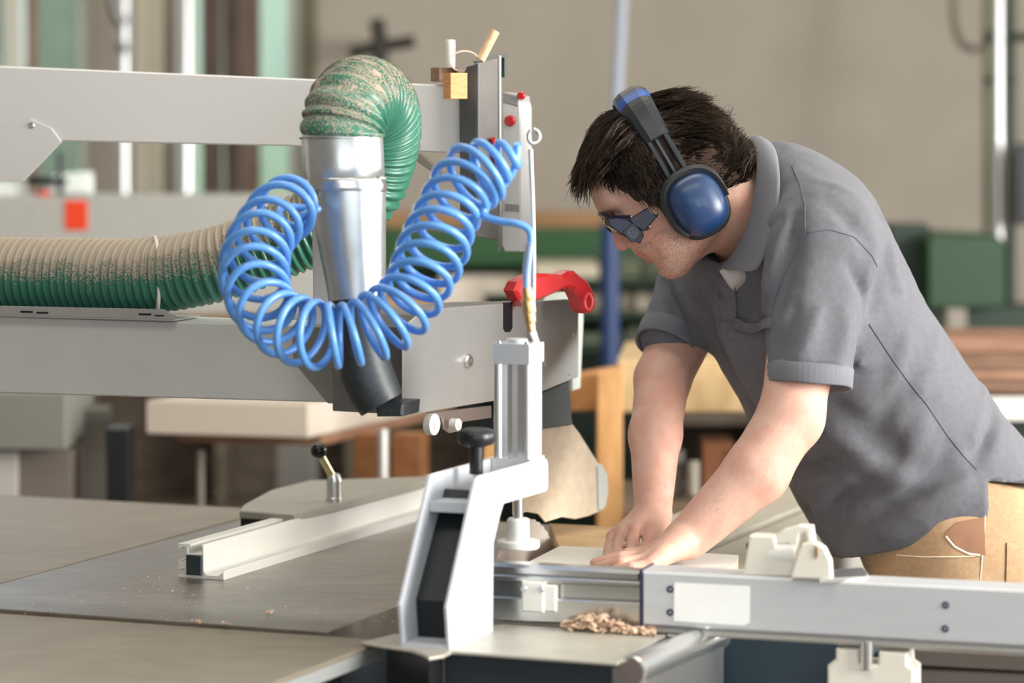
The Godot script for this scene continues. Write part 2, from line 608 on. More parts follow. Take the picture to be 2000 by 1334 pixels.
func build_fences() -> void:
	var anod := brushed("anodised_silver", c8(205, 207, 210), 0.42, 0.35, Vector3(0.6, 6, 6), 41, 0.025)
	var bright := brushed("polished_aluminium", c8(214, 214, 212), 0.22, 0.9, Vector3(0.6, 6, 6), 43, 0.03)
	var white_alu := brushed("white_anodised", c8(226, 224, 216), 0.42, 0.2, Vector3(2, 2, 2), 45, 0.02)
	var black := material("black_plastic", c8(20, 22, 26), 0.35)
	var navy := material("dark_plug", c8(38, 40, 66), 0.45)
	var steel := material("bright_steel", c8(206, 206, 204), 0.28, 0.95)
	var cream := material("cream_plastic", c8(226, 221, 208), 0.42)
	var slate := material("machine_slate", c8(38, 48, 54), 0.5)
	# ---- crosscut fence across the picture ----
	var t := yawed(on_y(1253, 1234, TABLE), FENCE_TURN)
	var f := thing("crosscut_fence", t.origin, "long silver aluminium crosscut fence with a blank white sticker", "saw fence")
	var st := begin()
	var front := t.translated_local(Vector3(0, 0, 0.004))
	plate(st, [1253, 1115, 2330, 1169, 2330, 1282, 1253, 1222], front, 0.058, 0.003)
	part("fence_beam", st, anod, f)
	st = begin()
	plate(st, [1250, 1221, 2330, 1281, 2330, 1300, 1250, 1237], t, 0.05, 0.003)
	part("foot_profile", st, brushed("fence_foot", c8(186, 184, 178), 0.4, 0.5, Vector3(1, 4, 4), 47, 0.04), f)
	st = begin()
	plate(st, [1249, 1113, 1254, 1113, 1254, 1223, 1249, 1222], front.translated_local(Vector3(0, 0, 0.001)), 0.06, 0.0)
	part("end_cap", st, navy, f)
	# extension profile with a T-slot
	var back := t.translated_local(Vector3(0, 0, -0.010))
	st = begin()
	plate(st, [930, 1163, 1252, 1178, 1252, 1224, 930, 1212], back, 0.03, 0.002)
	plate(st, [930, 1132, 1252, 1146, 1252, 1179, 930, 1164], back.translated_local(Vector3(0, 0, -0.012)), 0.016, 0.0)
	plate(st, [930, 1120, 1252, 1137, 1252, 1148, 930, 1134], back.translated_local(Vector3(0, 0, -0.001)), 0.028, 0.002)
	plate(st, [930, 1098, 1252, 1116, 1252, 1138, 930, 1121], back.translated_local(Vector3(0, 0, -0.003)), 0.032, 0.004)
	part("extension_profile", st, bright, f)
	st = begin()
	plate(st, [1018, 1135, 1062, 1138, 1062, 1198, 1018, 1195], back.translated_local(Vector3(0, 0, 0.010)), 0.016, 0.002)
	plate(st, [1060, 1142, 1086, 1144, 1086, 1196, 1060, 1196], back.translated_local(Vector3(0, 0, 0.006)), 0.012, 0.002)
	var clip := part("clip_block", st, white_alu, f)
	st = begin()
	for p in [[1028, 1147], [1062, 1149]]:
		var q := in_plane(p[0], p[1], back)
		screw_head(st, back * Vector3(q.x, q.y, 0.010), back.basis.z, 0.0042, 0.004)
	part("clip_screw", st, steel, clip)
	for p in [[1309, 1151], [1309, 1196], [1847, 1182], [1846, 1228]]:
		var q := in_plane(p[0], p[1], front)
		st = begin()
		screw_head(st, front * Vector3(q.x, q.y, 0.0), front.basis.z, 0.0046, 0.0022)
		part("screw_plug", st, navy, f)
	st = begin()
	plate(st, [1317, 1138, 1464, 1145, 1463, 1216, 1452, 1222, 1316, 1213], front.translated_local(Vector3(0, 0, 0.0008)), 0.0008, 0.0)
	part("sticker", st, speckled("sticker_white", c8(244, 245, 242), 0.6, 0.0, 0.015, 0.03, 6.0, 49), f).set_meta("label", "blank white sticker")
	# ---- flip stop standing on the fence ----
	var s0 := front.translated_local(Vector3(0, 0, -0.010))
	var fs := thing("flip_stop", s0 * Vector3(0.2, 0.075, 0), "cream plastic flip stop sitting on the silver fence", "stop")
	st = begin()
	plate(st, [1451, 1124, 1464, 1046, 1512, 1047, 1520, 1092, 1556, 1096, 1580, 1060, 1590, 1128], s0, 0.03, 0.002)
	part("base", st, cream, fs)
	st = begin()
	var qa := in_plane(1500, 1082, s0); var qb := in_plane(1556, 1084, s0)
	rod(st, s0 * Vector3(qa.x, qa.y, -0.012), s0 * Vector3(qb.x, qb.y, -0.008), 0.0125, 28)
	part("barrel", st, material("white_plastic", c8(236, 234, 226), 0.35), fs)
	st = begin()
	plate(st, [1504, 1066, 1512, 1046, 1530, 1034, 1560, 1026, 1584, 1028, 1588, 1058, 1576, 1058, 1572, 1040, 1562, 1044, 1556, 1072, 1548, 1080, 1540, 1062], s0.translated_local(Vector3(0, 0, -0.004)), 0.02, 0.002)
	part("lever", st, cream, fs)
	st = begin()
	plate(st, [1544, 1130, 1558, 1082, 1566, 1062, 1590, 1058, 1610, 1070, 1622, 1096, 1624, 1132], s0.translated_local(Vector3(0, 0, 0.016)), 0.014, 0.002)
	var ear := part("cheek", st, cream, fs)
	st = begin()
	plate(st, [1591, 1070, 1595, 1066, 1597, 1074, 1597, 1086, 1593, 1092, 1590, 1084], s0.translated_local(Vector3(0, 0, 0.0175)), 0.003, 0.0)
	part("slot", st, material("slot_brown", c8(150, 112, 74), 0.7), ear)
	st = begin()
	var sk := in_plane(1457, 1071, s0)
	lathe(st, [0.0035, 0.0, 0.0045, 0.002, 0.0045, 0.008, 0.003, 0.01], Transform3D(Basis(Vector3.FORWARD, PI / 2), s0 * Vector3(sk.x - 0.004, sk.y, -0.02)), 16)
	part("adjusting_screw", st, black, fs)
	# ruler strip and small hook lying on the fence
	var top := flat(t.origin.y + 0.077)
	var rs := begin()
	plate(rs, [1600, 1131, 1622, 1112, 1686, 1108, 1696, 1118, 1690, 1126], flat(0.979), 0.006, 0.001)
	tag(part("ruler_strip", rs, bright), "short bright metal ruler strip beside the flip stop", "ruler")
	# ---- rip fence: white extrusion running away along the blade ----
	var o := on_y(437, 1133, TABLE)
	var ang := 90.0 - SAW_TURN
	var face := Transform3D(Basis(Vector3.UP, deg_to_rad(ang)), o)        # x runs away along B, z towards the right
	var prof := Transform3D(face.basis * Basis(Vector3.UP, -PI / 2), o)   # local z against the run: polygon in the cross-section, extruded along the run
	# local x of prof points from the foot lip to the left
	var rf := thing("rip_fence", o, "white aluminium rip fence lying across the dark saw table", "saw fence")
	var W := 0.001
	var pts := PackedVector2Array()
	var raw := [0, 0, 0, 13, 3, 9, 9, 5, 26, 5, 30, 9, 31, 12, 31, 47, 36, 47, 36, 43, 34, 43, 34, 34, 55, 34, 55, 43, 51, 43, 51, 47, 70, 47, 70, 40, 66, 40, 66, 42, 58, 42, 58, 22, 66, 22, 66, 24, 70, 24, 70, 10, 66, 10, 66, 12, 58, 12, 58, 4, 70, 4, 70, 0]
	for i in range(0, raw.size(), 2):
		pts.append(Vector2(-raw[i] * W, raw[i + 1] * W))
	st = begin()
	prism(st, pts, Transform3D(Basis(Vector3.UP, deg_to_rad(-SAW_TURN)), o), 1.15, 0.0003)
	part("extrusion", st, white_alu, rf)
	st = begin()
	box(st, Vector3(0.0235, 0.0275, 0.006), Transform3D(Basis(Vector3.UP, deg_to_rad(-SAW_TURN)), o) * Transform3D(Basis(), Vector3(-0.0445, 0.0185, 0.0012)), 0.001)
	part("end_plug", st, slate, rf)
	# carriage behind the extrusion
	var car := begin()
	plate(car, [468, 997, 474, 986, 528, 957, 604, 938, 842, 930, 838, 937, 660, 984, 574, 1004], flat(0.955), 0.012, 0.002)
	part("carriage_top", car, brushed("carriage_grey", c8(158, 154, 142), 0.5, 0.3, Vector3(3, 3, 3), 51, 0.05), rf)
	car = begin()
	plate(car, [470, 1004, 478, 994, 530, 965, 610, 946, 842, 938, 838, 946, 660, 993, 574, 1012], flat(0.943), 0.042, 0.001)
	part("carriage_body", car, material("black_gloss", c8(14, 20, 22), 0.3), rf)
	# clamping lever with a black ball
	var lv := at(653, 975, 4.63)
	var pb := on_y(653, 978, 0.955)
	st = begin()
	lathe(st, [0.0125, 0.0, 0.0125, 0.004, 0.0115, 0.006, 0.0115, 0.03, 0.0105, 0.036, 0.008, 0.041, 0.0, 0.043], Transform3D(Basis(), pb), 28)
	var post := part("lever_post", st, steel, rf)
	var z := (pb - EYE).dot(look * Vector3(0, 0, -1))
	st = begin()
	var tip := at(624, 884, z - 0.02)
	rod(st, pb + Vector3(0.001, 0.03, 0), tip, 0.0058, 18)
	part("lever_arm", st, material("zinc_yellow", c8(214, 206, 160), 0.25, 0.9), post)
	st = begin()
	var ball := []
	for i in 17:
		var a := PI * i / 16
		ball.append_array([maxf(sin(a) * 0.0125, 0.0001), -cos(a) * 0.0125])
	lathe(st, ball, Transform3D(Basis(), at(623, 880, z - 0.02)), 28, false)
	part("ball_knob", st, material("black_ball", c8(10, 10, 12), 0.12), post)
	# ---- shelf in front of the fence, with what hangs below it ----
	var sh := thing("clamp_shelf", on_y(1080, 1260, TABLE), "dusty grey shelf plate with a slate front below the clamp bracket", "shelf")
	st = begin()
	plate(st, [704, 1254, 770, 1238, 984, 1219, 1300, 1240, 1204, 1295, 882, 1272, 868, 1279, 838, 1284, 824, 1276, 800, 1268], flat(TABLE), 0.004, 0.001)
	part("top_plate", st, brushed("shelf_grey", c8(196, 192, 180), 0.45, 0.4, Vector3(2, 2, 2), 53, 0.05), sh)
	st = begin()
	plate(st, [868, 1274, 984, 1221, 1290, 1242, 1198, 1296], flat(TABLE - 0.0045), 0.16, 0.002)
	part("front_box", st, slate, sh)
	st = begin()
	plate(st, [756, 1262, 790, 1244, 860, 1250, 866, 1276, 838, 1282, 800, 1272], flat(TABLE - 0.0045), 0.16, 0.001)
	part("hood", st, black, sh)
	# round profile poking out to the right of the shelf
	st = begin()
	var e0 := on_y(1232, 1312, TABLE - 0.012)
	var e1 := on_y(1350, 1262, TABLE - 0.012)
	var ax := (e1 - e0).normalized()
	var pt := Transform3D(Basis(ax.cross(Vector3.UP).normalized() * -1.0, Vector3.UP, -ax), e0)
	var ring := circle(0.019, 28)
	prism(st, ring, pt, 0.28, 0.002)
	prism(st, PackedVector2Array([Vector2(-0.016, -0.11), Vector2(0.026, -0.11), Vector2(0.026, 0.004), Vector2(-0.016, 0.008)]), pt.translated_local(Vector3(0, 0, -0.002)), 0.26, 0.002)
	var rp := tag(part("tube_profile", st, bright), "aluminium tube profile with a round open end beside the shelf", "profile")
	st = begin()
	prism(st, circle(0.0135, 24), pt.translated_local(Vector3(0, 0, 0.0006)), 0.001, 0.0)
	part("bore", st, material("bore_brown", c8(120, 104, 100), 0.6), rp)
	# dark machine parts under the fence
	var under := thing("fence_support", on_y(1365, 1262, 0.87), "dark slate post with a white bracket under the silver fence", "support")
	st = begin()
	plate(st, [1300, 1243, 1396, 1246, 1396, 1264, 1318, 1262], yawed(on_y(1350, 1262, 0.878), FENCE_TURN), 0.03, 0.002)
	part("bracket", st, white_alu, under)
	st = begin()
	var ut := yawed(on_y(1365, 1262, 0.872), FENCE_TURN)
	plate(st, [1338, 1262, 1394, 1264, 1394, 1700, 1338, 1700], ut, 0.04, 0.002)
	part("post", st, material("slate_post", c8(92, 102, 106), 0.5), under)
	st = begin()
	plate(st, [1402, 1240, 1640, 1252, 1640, 2400, 1402, 2400], ut.translated_local(Vector3(0, 0, -0.06)), 0.05, 0.002)
	tag(part("steel_cover", st, material("panel_blue_slate", c8(44, 62, 72), 0.45)), "dark blue-grey steel cover below the silver fence", "cover")
	# cream block with a steel pin below the fence
	var cb := thing("guide_block", on_y(1700, 1300, 0.86), "cream plastic guide block with a steel pin under the fence", "block")
	var ct := yawed(on_y(1253, 1234, TABLE), FENCE_TURN).translated_local(Vector3(0, 0, -0.004))
	st = begin()
	plate(st, [1616, 1300, 1632, 1290, 1632, 1266, 1676, 1268, 1678, 1296, 1714, 1298, 1716, 1272, 1772, 1275, 1774, 1300, 1786, 1308, 1786, 1440, 1616, 1430], ct, 0.05, 0.003)
	part("body", st, cream, cb)
	st = begin()
	var pa := in_plane(1694, 1250, ct); var pc := in_plane(1693, 1308, ct)
	rod(st, ct * Vector3(pa.x, pa.y, 0.001), ct * Vector3(pc.x, pc.y, 0.001), 0.0075, 20)
	part("pin", st, steel, cb)
	st = begin()
	plate(st, [1786, 1268, 2330, 1296, 2330, 1330, 1786, 1300], ct.translated_local(Vector3(0, 0, -0.12)), 0.05, 0.002)
	plate(st, [1640, 1300, 2330, 1330, 2330, 1900, 1640, 1900], ct.translated_local(Vector3(0, 0, -0.125)), 0.05, 0.002)
	tag(part("outrigger_beam", st, material("beam_taupe", c8(98, 90, 84), 0.6)), "taupe steel outrigger beam in the dark below the fence", "beam")
	# wood shavings heaped against the foot of the fence
	var rng := RandomNumberGenerator.new()
	rng.seed = 7
	var pile := begin()
	for i in 260:
		var u := 1100.0 + 175.0 * rng.randf()
		var hump := exp(-pow((u - 1165.0) / 55.0, 2)) * 0.016 + 0.003
		var p := on_y(u, 1232.0 + (u - 1165.0) * 0.06 - 7.0 * rng.randf() + 5.0, TABLE) + Vector3(0, rng.randf() * hump, 0)
		shaving(pile, p, rng, 0.006 + 0.007 * rng.randf())
	tag(part("wood_shavings", pile, wood("shaving_wood", c8(226, 190, 158), 61, Vector3(20, 20, 20))), "little heap of pale wood shavings against the silver fence", "wood shavings", "", "stuff")
	var dust := begin()
	for i in 240:
		var u2 := 40.0 + 750.0 * rng.randf()
		var v2 := 1150.0 + 70.0 * rng.randf()
		if rng.randf() < 0.35:
			u2 = 240.0 + 150.0 * rng.randf(); v2 = 1120.0 + 60.0 * rng.randf()
		shaving(dust, on_y(u2, v2, TABLE) + Vector3(0, 0.0006, 0), rng, 0.0012 + 0.0025 * rng.randf() * rng.randf())
	for p in [[527, 1198], [385, 1218], [440, 1222]]:
		for k in 5:
			shaving(dust, on_y(p[0] + rng.randf_range(-6, 6), p[1] + rng.randf_range(-3, 3), TABLE) + Vector3(0, 0.002, 0), rng, 0.006)
	tag(part("sawdust", dust, mats["shaving_wood"]), "pale flecks of sawdust scattered on the dark saw table", "sawdust", "", "stuff")


func shaving(st: SurfaceTool, p: Vector3, rng: RandomNumberGenerator, l: float) -> void:
	var b := Basis.from_euler(Vector3(rng.randf_range(-0.7, 0.7), rng.randf() * TAU, rng.randf_range(-0.7, 0.7)))
	var rings := []
	for i in 4:
		var a := -0.9 + 0.6 * i
		var c := Vector3(sin(a) * l * 0.5, cos(a) * l * 0.3, 0)
		rings.append(PackedVector3Array([p + b * (c + Vector3(0, 0, -l * 0.3)), p + b * (c + Vector3(0, l * 0.08, -l * 0.3)), p + b * (c + Vector3(0, l * 0.08, l * 0.3)), p + b * (c + Vector3(0, 0, l * 0.3))]))
	skin(st, rings)


func build_clamp() -> void:
	var paint := speckled("clamp_paint", c8(190, 194, 201), 0.45, 0.0, 0.015, 0.05, 6.0, 71)
	var paint_dark := material("web_black", c8(20, 26, 30), 0.5)
	var alu := brushed("cylinder_aluminium", c8(214, 215, 216), 0.3, 0.85, Vector3(12, 1, 12), 73, 0.02)
	var cap_m := material("cast_alu", c8(210, 211, 210), 0.45, 0.5)
	var steel: Material = mats["bright_steel"]
	var black: Material = mats["black_plastic"]
	var foot := on_y(879, 1269, TABLE)
	var t := yawed(foot, 90.0 - 21.0)
	var cl := thing("pneumatic_clamp", foot, "light grey pneumatic hold-down clamp with an aluminium air cylinder", "clamp")
	var side := outline([879, 1269, 874, 1188, 930, 936, 936, 930, 1060, 896, 1068, 896, 1071, 904, 1071, 952, 1068, 960, 984, 984, 976, 1010, 964, 1062, 963, 1234], t)
	for k in 2:
		var st := begin()
		prism(st, side, t.translated_local(Vector3(0, 0, -0.060 * k)), 0.005, 0.0008)
		part("side_plate", st, paint, cl)
	# web, set back from the front edges
	var w0 := side[0]; var w1 := side[1]; var w2 := side[2]
	var s := 0.045
	var st2 := begin()
	prism(st2, PackedVector2Array([w0 + Vector2(s, 0.004), w1 + Vector2(s, 0), w2 + Vector2(s, -0.02), w2 + Vector2(s + 0.004, -0.02), w1 + Vector2(s + 0.004, 0), w0 + Vector2(s + 0.004, 0.004)]), t.translated_local(Vector3(0, 0, -0.0052)), 0.0546, 0.0)
	part("web", st2, paint_dark, cl)
	st2 = begin()
	prism(st2, PackedVector2Array([w0 + Vector2(0.0, 0), w0 + Vector2(0.12, 0), w0 + Vector2(0.12, 0.005), w0 + Vector2(0.0, 0.005)]), t.translated_local(Vector3(0, 0, -0.0052)), 0.0546, 0.0005)
	part("base_plate", st2, paint, cl)
	# ledge that carries the knob
	var q := in_plane(928, 968, t.translated_local(Vector3(0, 0, -0.03)))
	st2 = begin()
	prism(st2, PackedVector2Array([Vector2(w2.x - 0.004, q.y - 0.012), Vector2(w2.x + 0.075, q.y - 0.012), Vector2(w2.x + 0.075, q.y), Vector2(w2.x - 0.004, q.y)]), t.translated_local(Vector3(0, 0, -0.0052)), 0.0546, 0.0008)
	part("ledge", st2, paint, cl)
	var mid := t.translated_local(Vector3(0, 0, -0.0325))
	# knob screw
	var kq := in_plane(930, 850, mid)
	var kp := mid * Vector3(kq.x, kq.y, 0)
	var kl := mid * Vector3(kq.x, q.y, 0)
	st2 = begin()
	rod(st2, kl + Vector3(0, -0.004, 0), Vector3(kp.x, kl.y + 0.034, kp.z), 0.0042, 16)
	lathe(st2, [0.0085, 0.0, 0.0085, 0.006], Transform3D(Basis(), kl), 6)
	part("threaded_stud", st2, steel, cl)
	st2 = begin()
	lathe(st2, [0.0085, kl.y + 0.026 - kp.y, 0.009, 0.0, 0.009, -0.012], Transform3D(Basis(), kp), 24)
	lathe(st2, [0.012, -0.014, 0.021, -0.011, 0.0235, -0.006, 0.0235, 0.001, 0.0215, 0.006, 0.014, 0.0085, 0.006, 0.009, 0.0, 0.009], Transform3D(Basis(), kp), 36, false)
	part("hand_knob", st2, black, cl)
	# air cylinder
	var bq := in_plane(1012, 893, mid)
	var ba := mid * Vector3(bq.x, bq.y, 0)
	var tq := in_plane(1011, 708, mid)
	var h := tq.y - bq.y
	st2 = begin()
	box(st2, Vector3(0.052, 0.018, 0.0545), mid * Transform3D(Basis(), Vector3(bq.x, bq.y - 0.008, 0)), 0.001)
	part("mounting_block", st2, cap_m, cl)
	st2 = begin()
	var shape := PackedVector2Array()
	var H := 0.0245
	# ribbed barrel profile: four round corner columns with hollows between them
	for c in 4:
		var base := TAU * c / 4 + PI / 4
		var cc := Vector2(cos(base), sin(base)) * (H * 1.13)
		for i in 9:
			var a := base - 1.9 + 3.8 * i / 8
			shape.append(cc + Vector2(cos(a), sin(a)) * 0.0058)
		var nb := base + PI / 4
		shape.append(Vector2(cos(nb - 0.34), sin(nb - 0.34)) * 0.0208)
		shape.append(Vector2(cos(nb), sin(nb)) * 0.0212)
		shape.append(Vector2(cos(nb + 0.34), sin(nb + 0.34)) * 0.0208)
	var up := Transform3D(mid.basis * Basis(Vector3.RIGHT, -PI / 2), mid * Vector3(bq.x, bq.y + h, 0))
	prism(st2, shape, up, h, 0.0)
	part("barrel", st2, alu, cl)
	st2 = begin()
	box(st2, Vector3(0.0525, 0.026, 0.0525), mid * Transform3D(Basis(), Vector3(bq.x, bq.y + h + 0.0125, 0)), 0.0012)
	lathe(st2, [0.015, 0.0, 0.015, 0.0045, 0.014, 0.0055], Transform3D(Basis(), mid * Vector3(bq.x, bq.y + h + 0.0254, 0)), 28)
	part("end_cap", st2, cap_m, cl)
	for c in [[1, 1], [1, -1], [-1, 1], [-1, -1]]:
		st2 = begin()
		lathe(st2, [0.0035, 0.0, 0.0035, 0.003], Transform3D(Basis(), mid * Vector3(bq.x + 0.019 * c[0], bq.y + h + 0.0255, 0.019 * c[1])), 6)
		part("cap_bolt", st2, steel, cl)
	# piston rod with pad
	var pq := in_plane(1013, 1066, mid)
	var px := mid * Vector3(bq.x, pq.y, 0)
	st2 = begin()
	rod(st2, px + Vector3(0, 0.012, 0), Vector3(ba.x, ba.y - 0.02, ba.z), 0.0065, 20)
	part("piston_rod", st2, steel, cl)
	st2 = begin()
	lathe(st2, [0.0265, -0.003, 0.028, -0.001, 0.028, 0.006, 0.026, 0.008, 0.0155, 0.008, 0.015, 0.009, 0.0145, 0.034, 0.0125, 0.0365, 0.006, 0.0365], Transform3D(Basis(), px), 40)
	part("pressure_pad", st2, material("pad_white", c8(222, 220, 212), 0.45), cl)
	# thin rod that carries the spiral hose
	var cz := (ba - EYE).dot(look * Vector3(0, 0, -1))
	var r0 := mid * Vector3(bq.x + 0.016, bq.y + h + 0.024, 0.014)
	var zr := (r0 - EYE).dot(look * Vector3(0, 0, -1))
	st2 = begin()
	tube(st2, curve_points([r0, at(1042, 470, zr), at(1036, 292, zr)], 0.02), 0.0033, 12)
	lathe(st2, [0.005, 0.0, 0.005, 0.01], Transform3D(Basis(), r0), 12)
	var ring := PackedVector3Array()
	for i in 25:
		var a := TAU * (i / 24.0) * 0.93 + 2.1
		ring.append(at(1043 + 10.5 * cos(a), 267 - 14 * sin(a), zr))
	tube(st2, ring, 0.0030, 10)
	part("hose_hanger", st2, steel, cl)


func build_guard() -> void:
	var sheet := brushed("galvanised_sheet", c8(186, 186, 184), 0.34, 0.7, Vector3(2, 2, 2), 81, 0.03)
	var sheet_dark := brushed("steel_shadowless", c8(132, 132, 134), 0.4, 0.7, Vector3(3, 3, 3), 83, 0.05)
	var satin := brushed("satin_beam", c8(204, 205, 203), 0.32, 0.3, Vector3(1.5, 1.5, 1.5), 85, 0.02)
	var powder := material("powder_grey", c8(214, 212, 210), 0.35)
	var black: Material = mats["black_plastic"]
	var rubber := speckled("rubber", c8(34, 42, 46), 0.45, 0.0, 0.1, 0.04, 5.0, 87)
	var steel: Material = mats["bright_steel"]
	var white_alu: Material = mats["white_anodised"]
	# ---- upper arm ----
	var ut := yawed(at(700, 220, 4.37), FENCE_TURN)
	var ua := thing("upper_arm", ut.origin, "pale grey sheet metal arm running above the green hose", "machine arm")
	var st := begin()
	plate(st, [-560, 105, 870, 166, 922, 168, 922, 301, 592, 286, 118, 276, -560, 260], ut, 0.05, 0.002)
	part("beam", st, powder, ua)
	st = begin()
	plate(st, [-120, 262, 40, 236, 60, 232, 100, 250, 120, 277, 46, 354, -120, 360], ut.translated_local(Vector3(0, 0, 0.003)), 0.003, 0.0008)
	part("end_bracket", st, powder, ua)
	st = begin()
	var sq := in_plane(63, 245, ut)
	screw_head(st, ut * Vector3(sq.x, sq.y, 0.001), ut.basis.z, 0.0052, 0.005)
	part("screw", st, steel, ua)
	# ---- lower arm: satin steel box beam ----
	var lt := yawed(at(700, 700, 4.10), FENCE_TURN)
	var la := thing("lower_arm", lt.origin, "satin steel box beam carrying the saw guard below the green hose", "machine arm")
	st = begin()
	plate(st, [-560, 598, 700, 640, 700, 788, 636, 786, -560, 752], lt, 0.10, 0.002)
	part("beam", st, satin, la)
	st = begin()
	plate(st, [570, 636, 716, 642, 724, 790, 640, 788, 572, 704], lt.translated_local(Vector3(0, 0, 0.003)), 0.006, 0.001)
	part("end_plate", st, brushed("dull_steel", c8(150, 152, 150), 0.4, 0.7, Vector3(2, 2, 2), 89, 0.03), la)
	st = begin()
	plate(st, [656, 783, 676, 784, 674, 793, 656, 792], lt.translated_local(Vector3(0, 0, 0.005)), 0.02, 0.001)
	part("rubber_stop", st, black, la)
	# floor column that carries both arms, outside the picture
	var fc := thing("arm_column", lt * Vector3(-0.95, -0.4, -0.05), "tall grey machine column carrying both steel arms", "column")
	var cx := at(-600, 600, 4.62)
	st = begin()
	box(st, Vector3(0.16, 1.62, 0.2), yawed(Vector3(cx.x - 0.16, 0.83, cx.z + 0.04), FENCE_TURN), 0.004)
	part("shaft", st, powder, fc)
	st = begin()
	box(st, Vector3(0.4, 0.02, 0.4), yawed(Vector3(cx.x - 0.16, 0.01, cx.z + 0.04), FENCE_TURN), 0.002)
	part("foot_plate", st, mats["machine_slate"], fc)
	# slotted tray under the hose
	var tray := thing("hose_tray", lt * Vector3(-0.2, 0.06, 0), "grey slotted metal tray under the green hose", "tray")
	st = begin()
	var tt := lt.translated_local(Vector3(0, 0, 0.006))
	plate(st, [-300, 591, 318, 604, 346, 618, 342, 624, -300, 607], tt, 0.002, 0.0004)
	var rim := outline([-300, 607, 342, 624], tt)
	prism(st, PackedVector2Array([rim[0], rim[1], rim[1] + Vector2(0, -0.002), rim[0] + Vector2(0, -0.002)]), tt.translated_local(Vector3(0, 0, 0.004)), 0.09, 0.0)
	part("channel", st, brushed("tray_grey", c8(176, 174, 172), 0.4, 0.5, Vector3(3, 3, 3), 91, 0.04), tray)
	for p in [[40, 607, 64, 611], [71, 609, 94, 613], [271, 612, 295, 616], [302, 615, 320, 618]]:
		st = begin()
		plate(st, [p[0], p[1], p[2], p[1] + 0.5, p[2], p[3], p[0], p[3] - 0.5], tt.translated_local(Vector3(0, 0, 0.0006)), 0.0012, 0.0)
		part("slot", st, black, tray)
	# ---- guard over the blade ----
	var gt := yawed(at(788, 700, 4.03), 90.0 - 28.0)
	var g := thing("blade_guard", gt.origin, "galvanised steel saw guard with a dusty plastic hood over the blade", "saw guard")
	st = begin()
	plate(st, [787, 812, 787, 640, 820, 612, 870, 602, 1020, 590, 1106, 584, 1122, 588, 1130, 606, 1130, 736, 1110, 744, 1062, 764, 960, 784], gt, 0.003, 0.001)
	part("side_plate", st, sheet, g)
	st = begin()
	var inner := gt.translated_local(Vector3(0, 0, -0.0035))
	plate(st, [788, 810, 788, 640, 822, 616, 870, 606, 1020, 594, 1122, 592, 1124, 730, 1062, 758, 960, 780], inner, 0.11, 0.002)
	part("housing", st, sheet_dark, g)
	st = begin()
	plate(st, [983, 591, 1001, 590, 1001, 640, 997, 648, 987, 649, 983, 642], gt.translated_local(Vector3(0, 0, 0.0004)), 0.001, 0.0)
	part("slot", st, black, g)
	for p in [[912, 705, 0.010], [1120, 655, 0.003], [1066, 712, 0.003], [1112, 732, 0.0025]]:
		var q := in_plane(p[0], p[1], gt)
		st = begin()
		screw_head(st, gt * Vector3(q.x, q.y, 0.0), gt.basis.z, p[2], p[2] * 0.7)
		part("bolt", st, steel, g)
	# rollers under the housing
	st = begin()
	plate(st, [836, 806, 960, 792, 960, 816, 905, 824, 898, 842, 880, 846, 868, 838, 862, 816], gt.translated_local(Vector3(0, 0, -0.01)), 0.004, 0.0005)
	var hang := part("roller_bracket", st, mats["bright_steel"], g)
	for p in [[848, 829, 0.0145, -0.004], [884, 829, 0.0085, 0.004]]:
		var q := in_plane(p[0], p[1], gt)
		st = begin()
		var bt := Transform3D(gt.basis * Basis(Vector3.RIGHT, PI / 2), gt * Vector3(q.x, q.y, p[3]))
		lathe(st, [p[2] * 0.9, -0.006, p[2], -0.005, p[2], 0.005, p[2] * 0.9, 0.006, p[2] * 0.45, 0.006, p[2] * 0.4, 0.008], bt, 30)
		part("roller", st, mats["white_anodised"], hang)
	# dark skirt, plastic hood with dust, end window
	st = begin()
	plate(st, [1000, 800, 1062, 764, 1112, 742, 1119, 830, 1060, 838, 1000, 850], gt.translated_local(Vector3(0, 0, -0.01)), 0.09, 0.002)
	part("rubber_skirt", st, rubber, g)
	var hood_m := speckled("dusty_plastic", c8(238, 216, 186), 0.6, 0.0, 0.10, 0.02, 4.0, 93)
	hood_m.backlight_enabled = true
	hood_m.backlight = Color(0.5, 0.46, 0.4)
	st = begin()
	plate(st, [1000, 846, 1060, 836, 1118, 828, 1132, 846, 1148, 872, 1168, 904, 1176, 926, 1180, 960, 1178, 996, 1150, 1008, 1124, 1014, 1098, 1010, 1066, 1020, 1052, 1004, 1030, 1000, 1004, 1006], gt.translated_local(Vector3(0, 0, -0.016)), 0.003, 0.0008)
	plate(st, [1000, 846, 1060, 836, 1118, 828, 1132, 846, 1148, 872, 1168, 904, 1176, 926, 1180, 960, 1178, 996, 1150, 1008, 1124, 1014, 1098, 1010, 1066, 1020, 1052, 1004, 1030, 1000, 1004, 1006], gt.translated_local(Vector3(0, 0, -0.086)), 0.003, 0.0008)
	part("dust_hood", st, hood_m, g)
	var clear := material("hood_window", Color(0.80, 0.86, 0.84, 0.35), 0.18)
	clear.transparency = BaseMaterial3D.TRANSPARENCY_ALPHA
	st = begin()
	plate(st, [1166, 910, 1178, 906, 1188, 926, 1190, 960, 1184, 992, 1176, 1000, 1168, 998], gt.translated_local(Vector3(0, 0, -0.014)), 0.076, 0.003)
	part("end_window", st, material("window_dusty", c8(206, 210, 200), 0.4), g)
	var kn := in_plane(1126, 807, gt)
	st = begin()
	var star := PackedVector2Array()
	for i in 48:
		var a := TAU * i / 48
		star.append(Vector2(cos(a), sin(a)) * (0.0115 + 0.0018 * cos(a * 6)))
	prism(st, star, yawed(gt * Vector3(kn.x, kn.y, -0.045), 20), 0.012, 0.002)
	part("star_knob", st, black, g)
	# pale plate standing behind the guard
	st = begin()
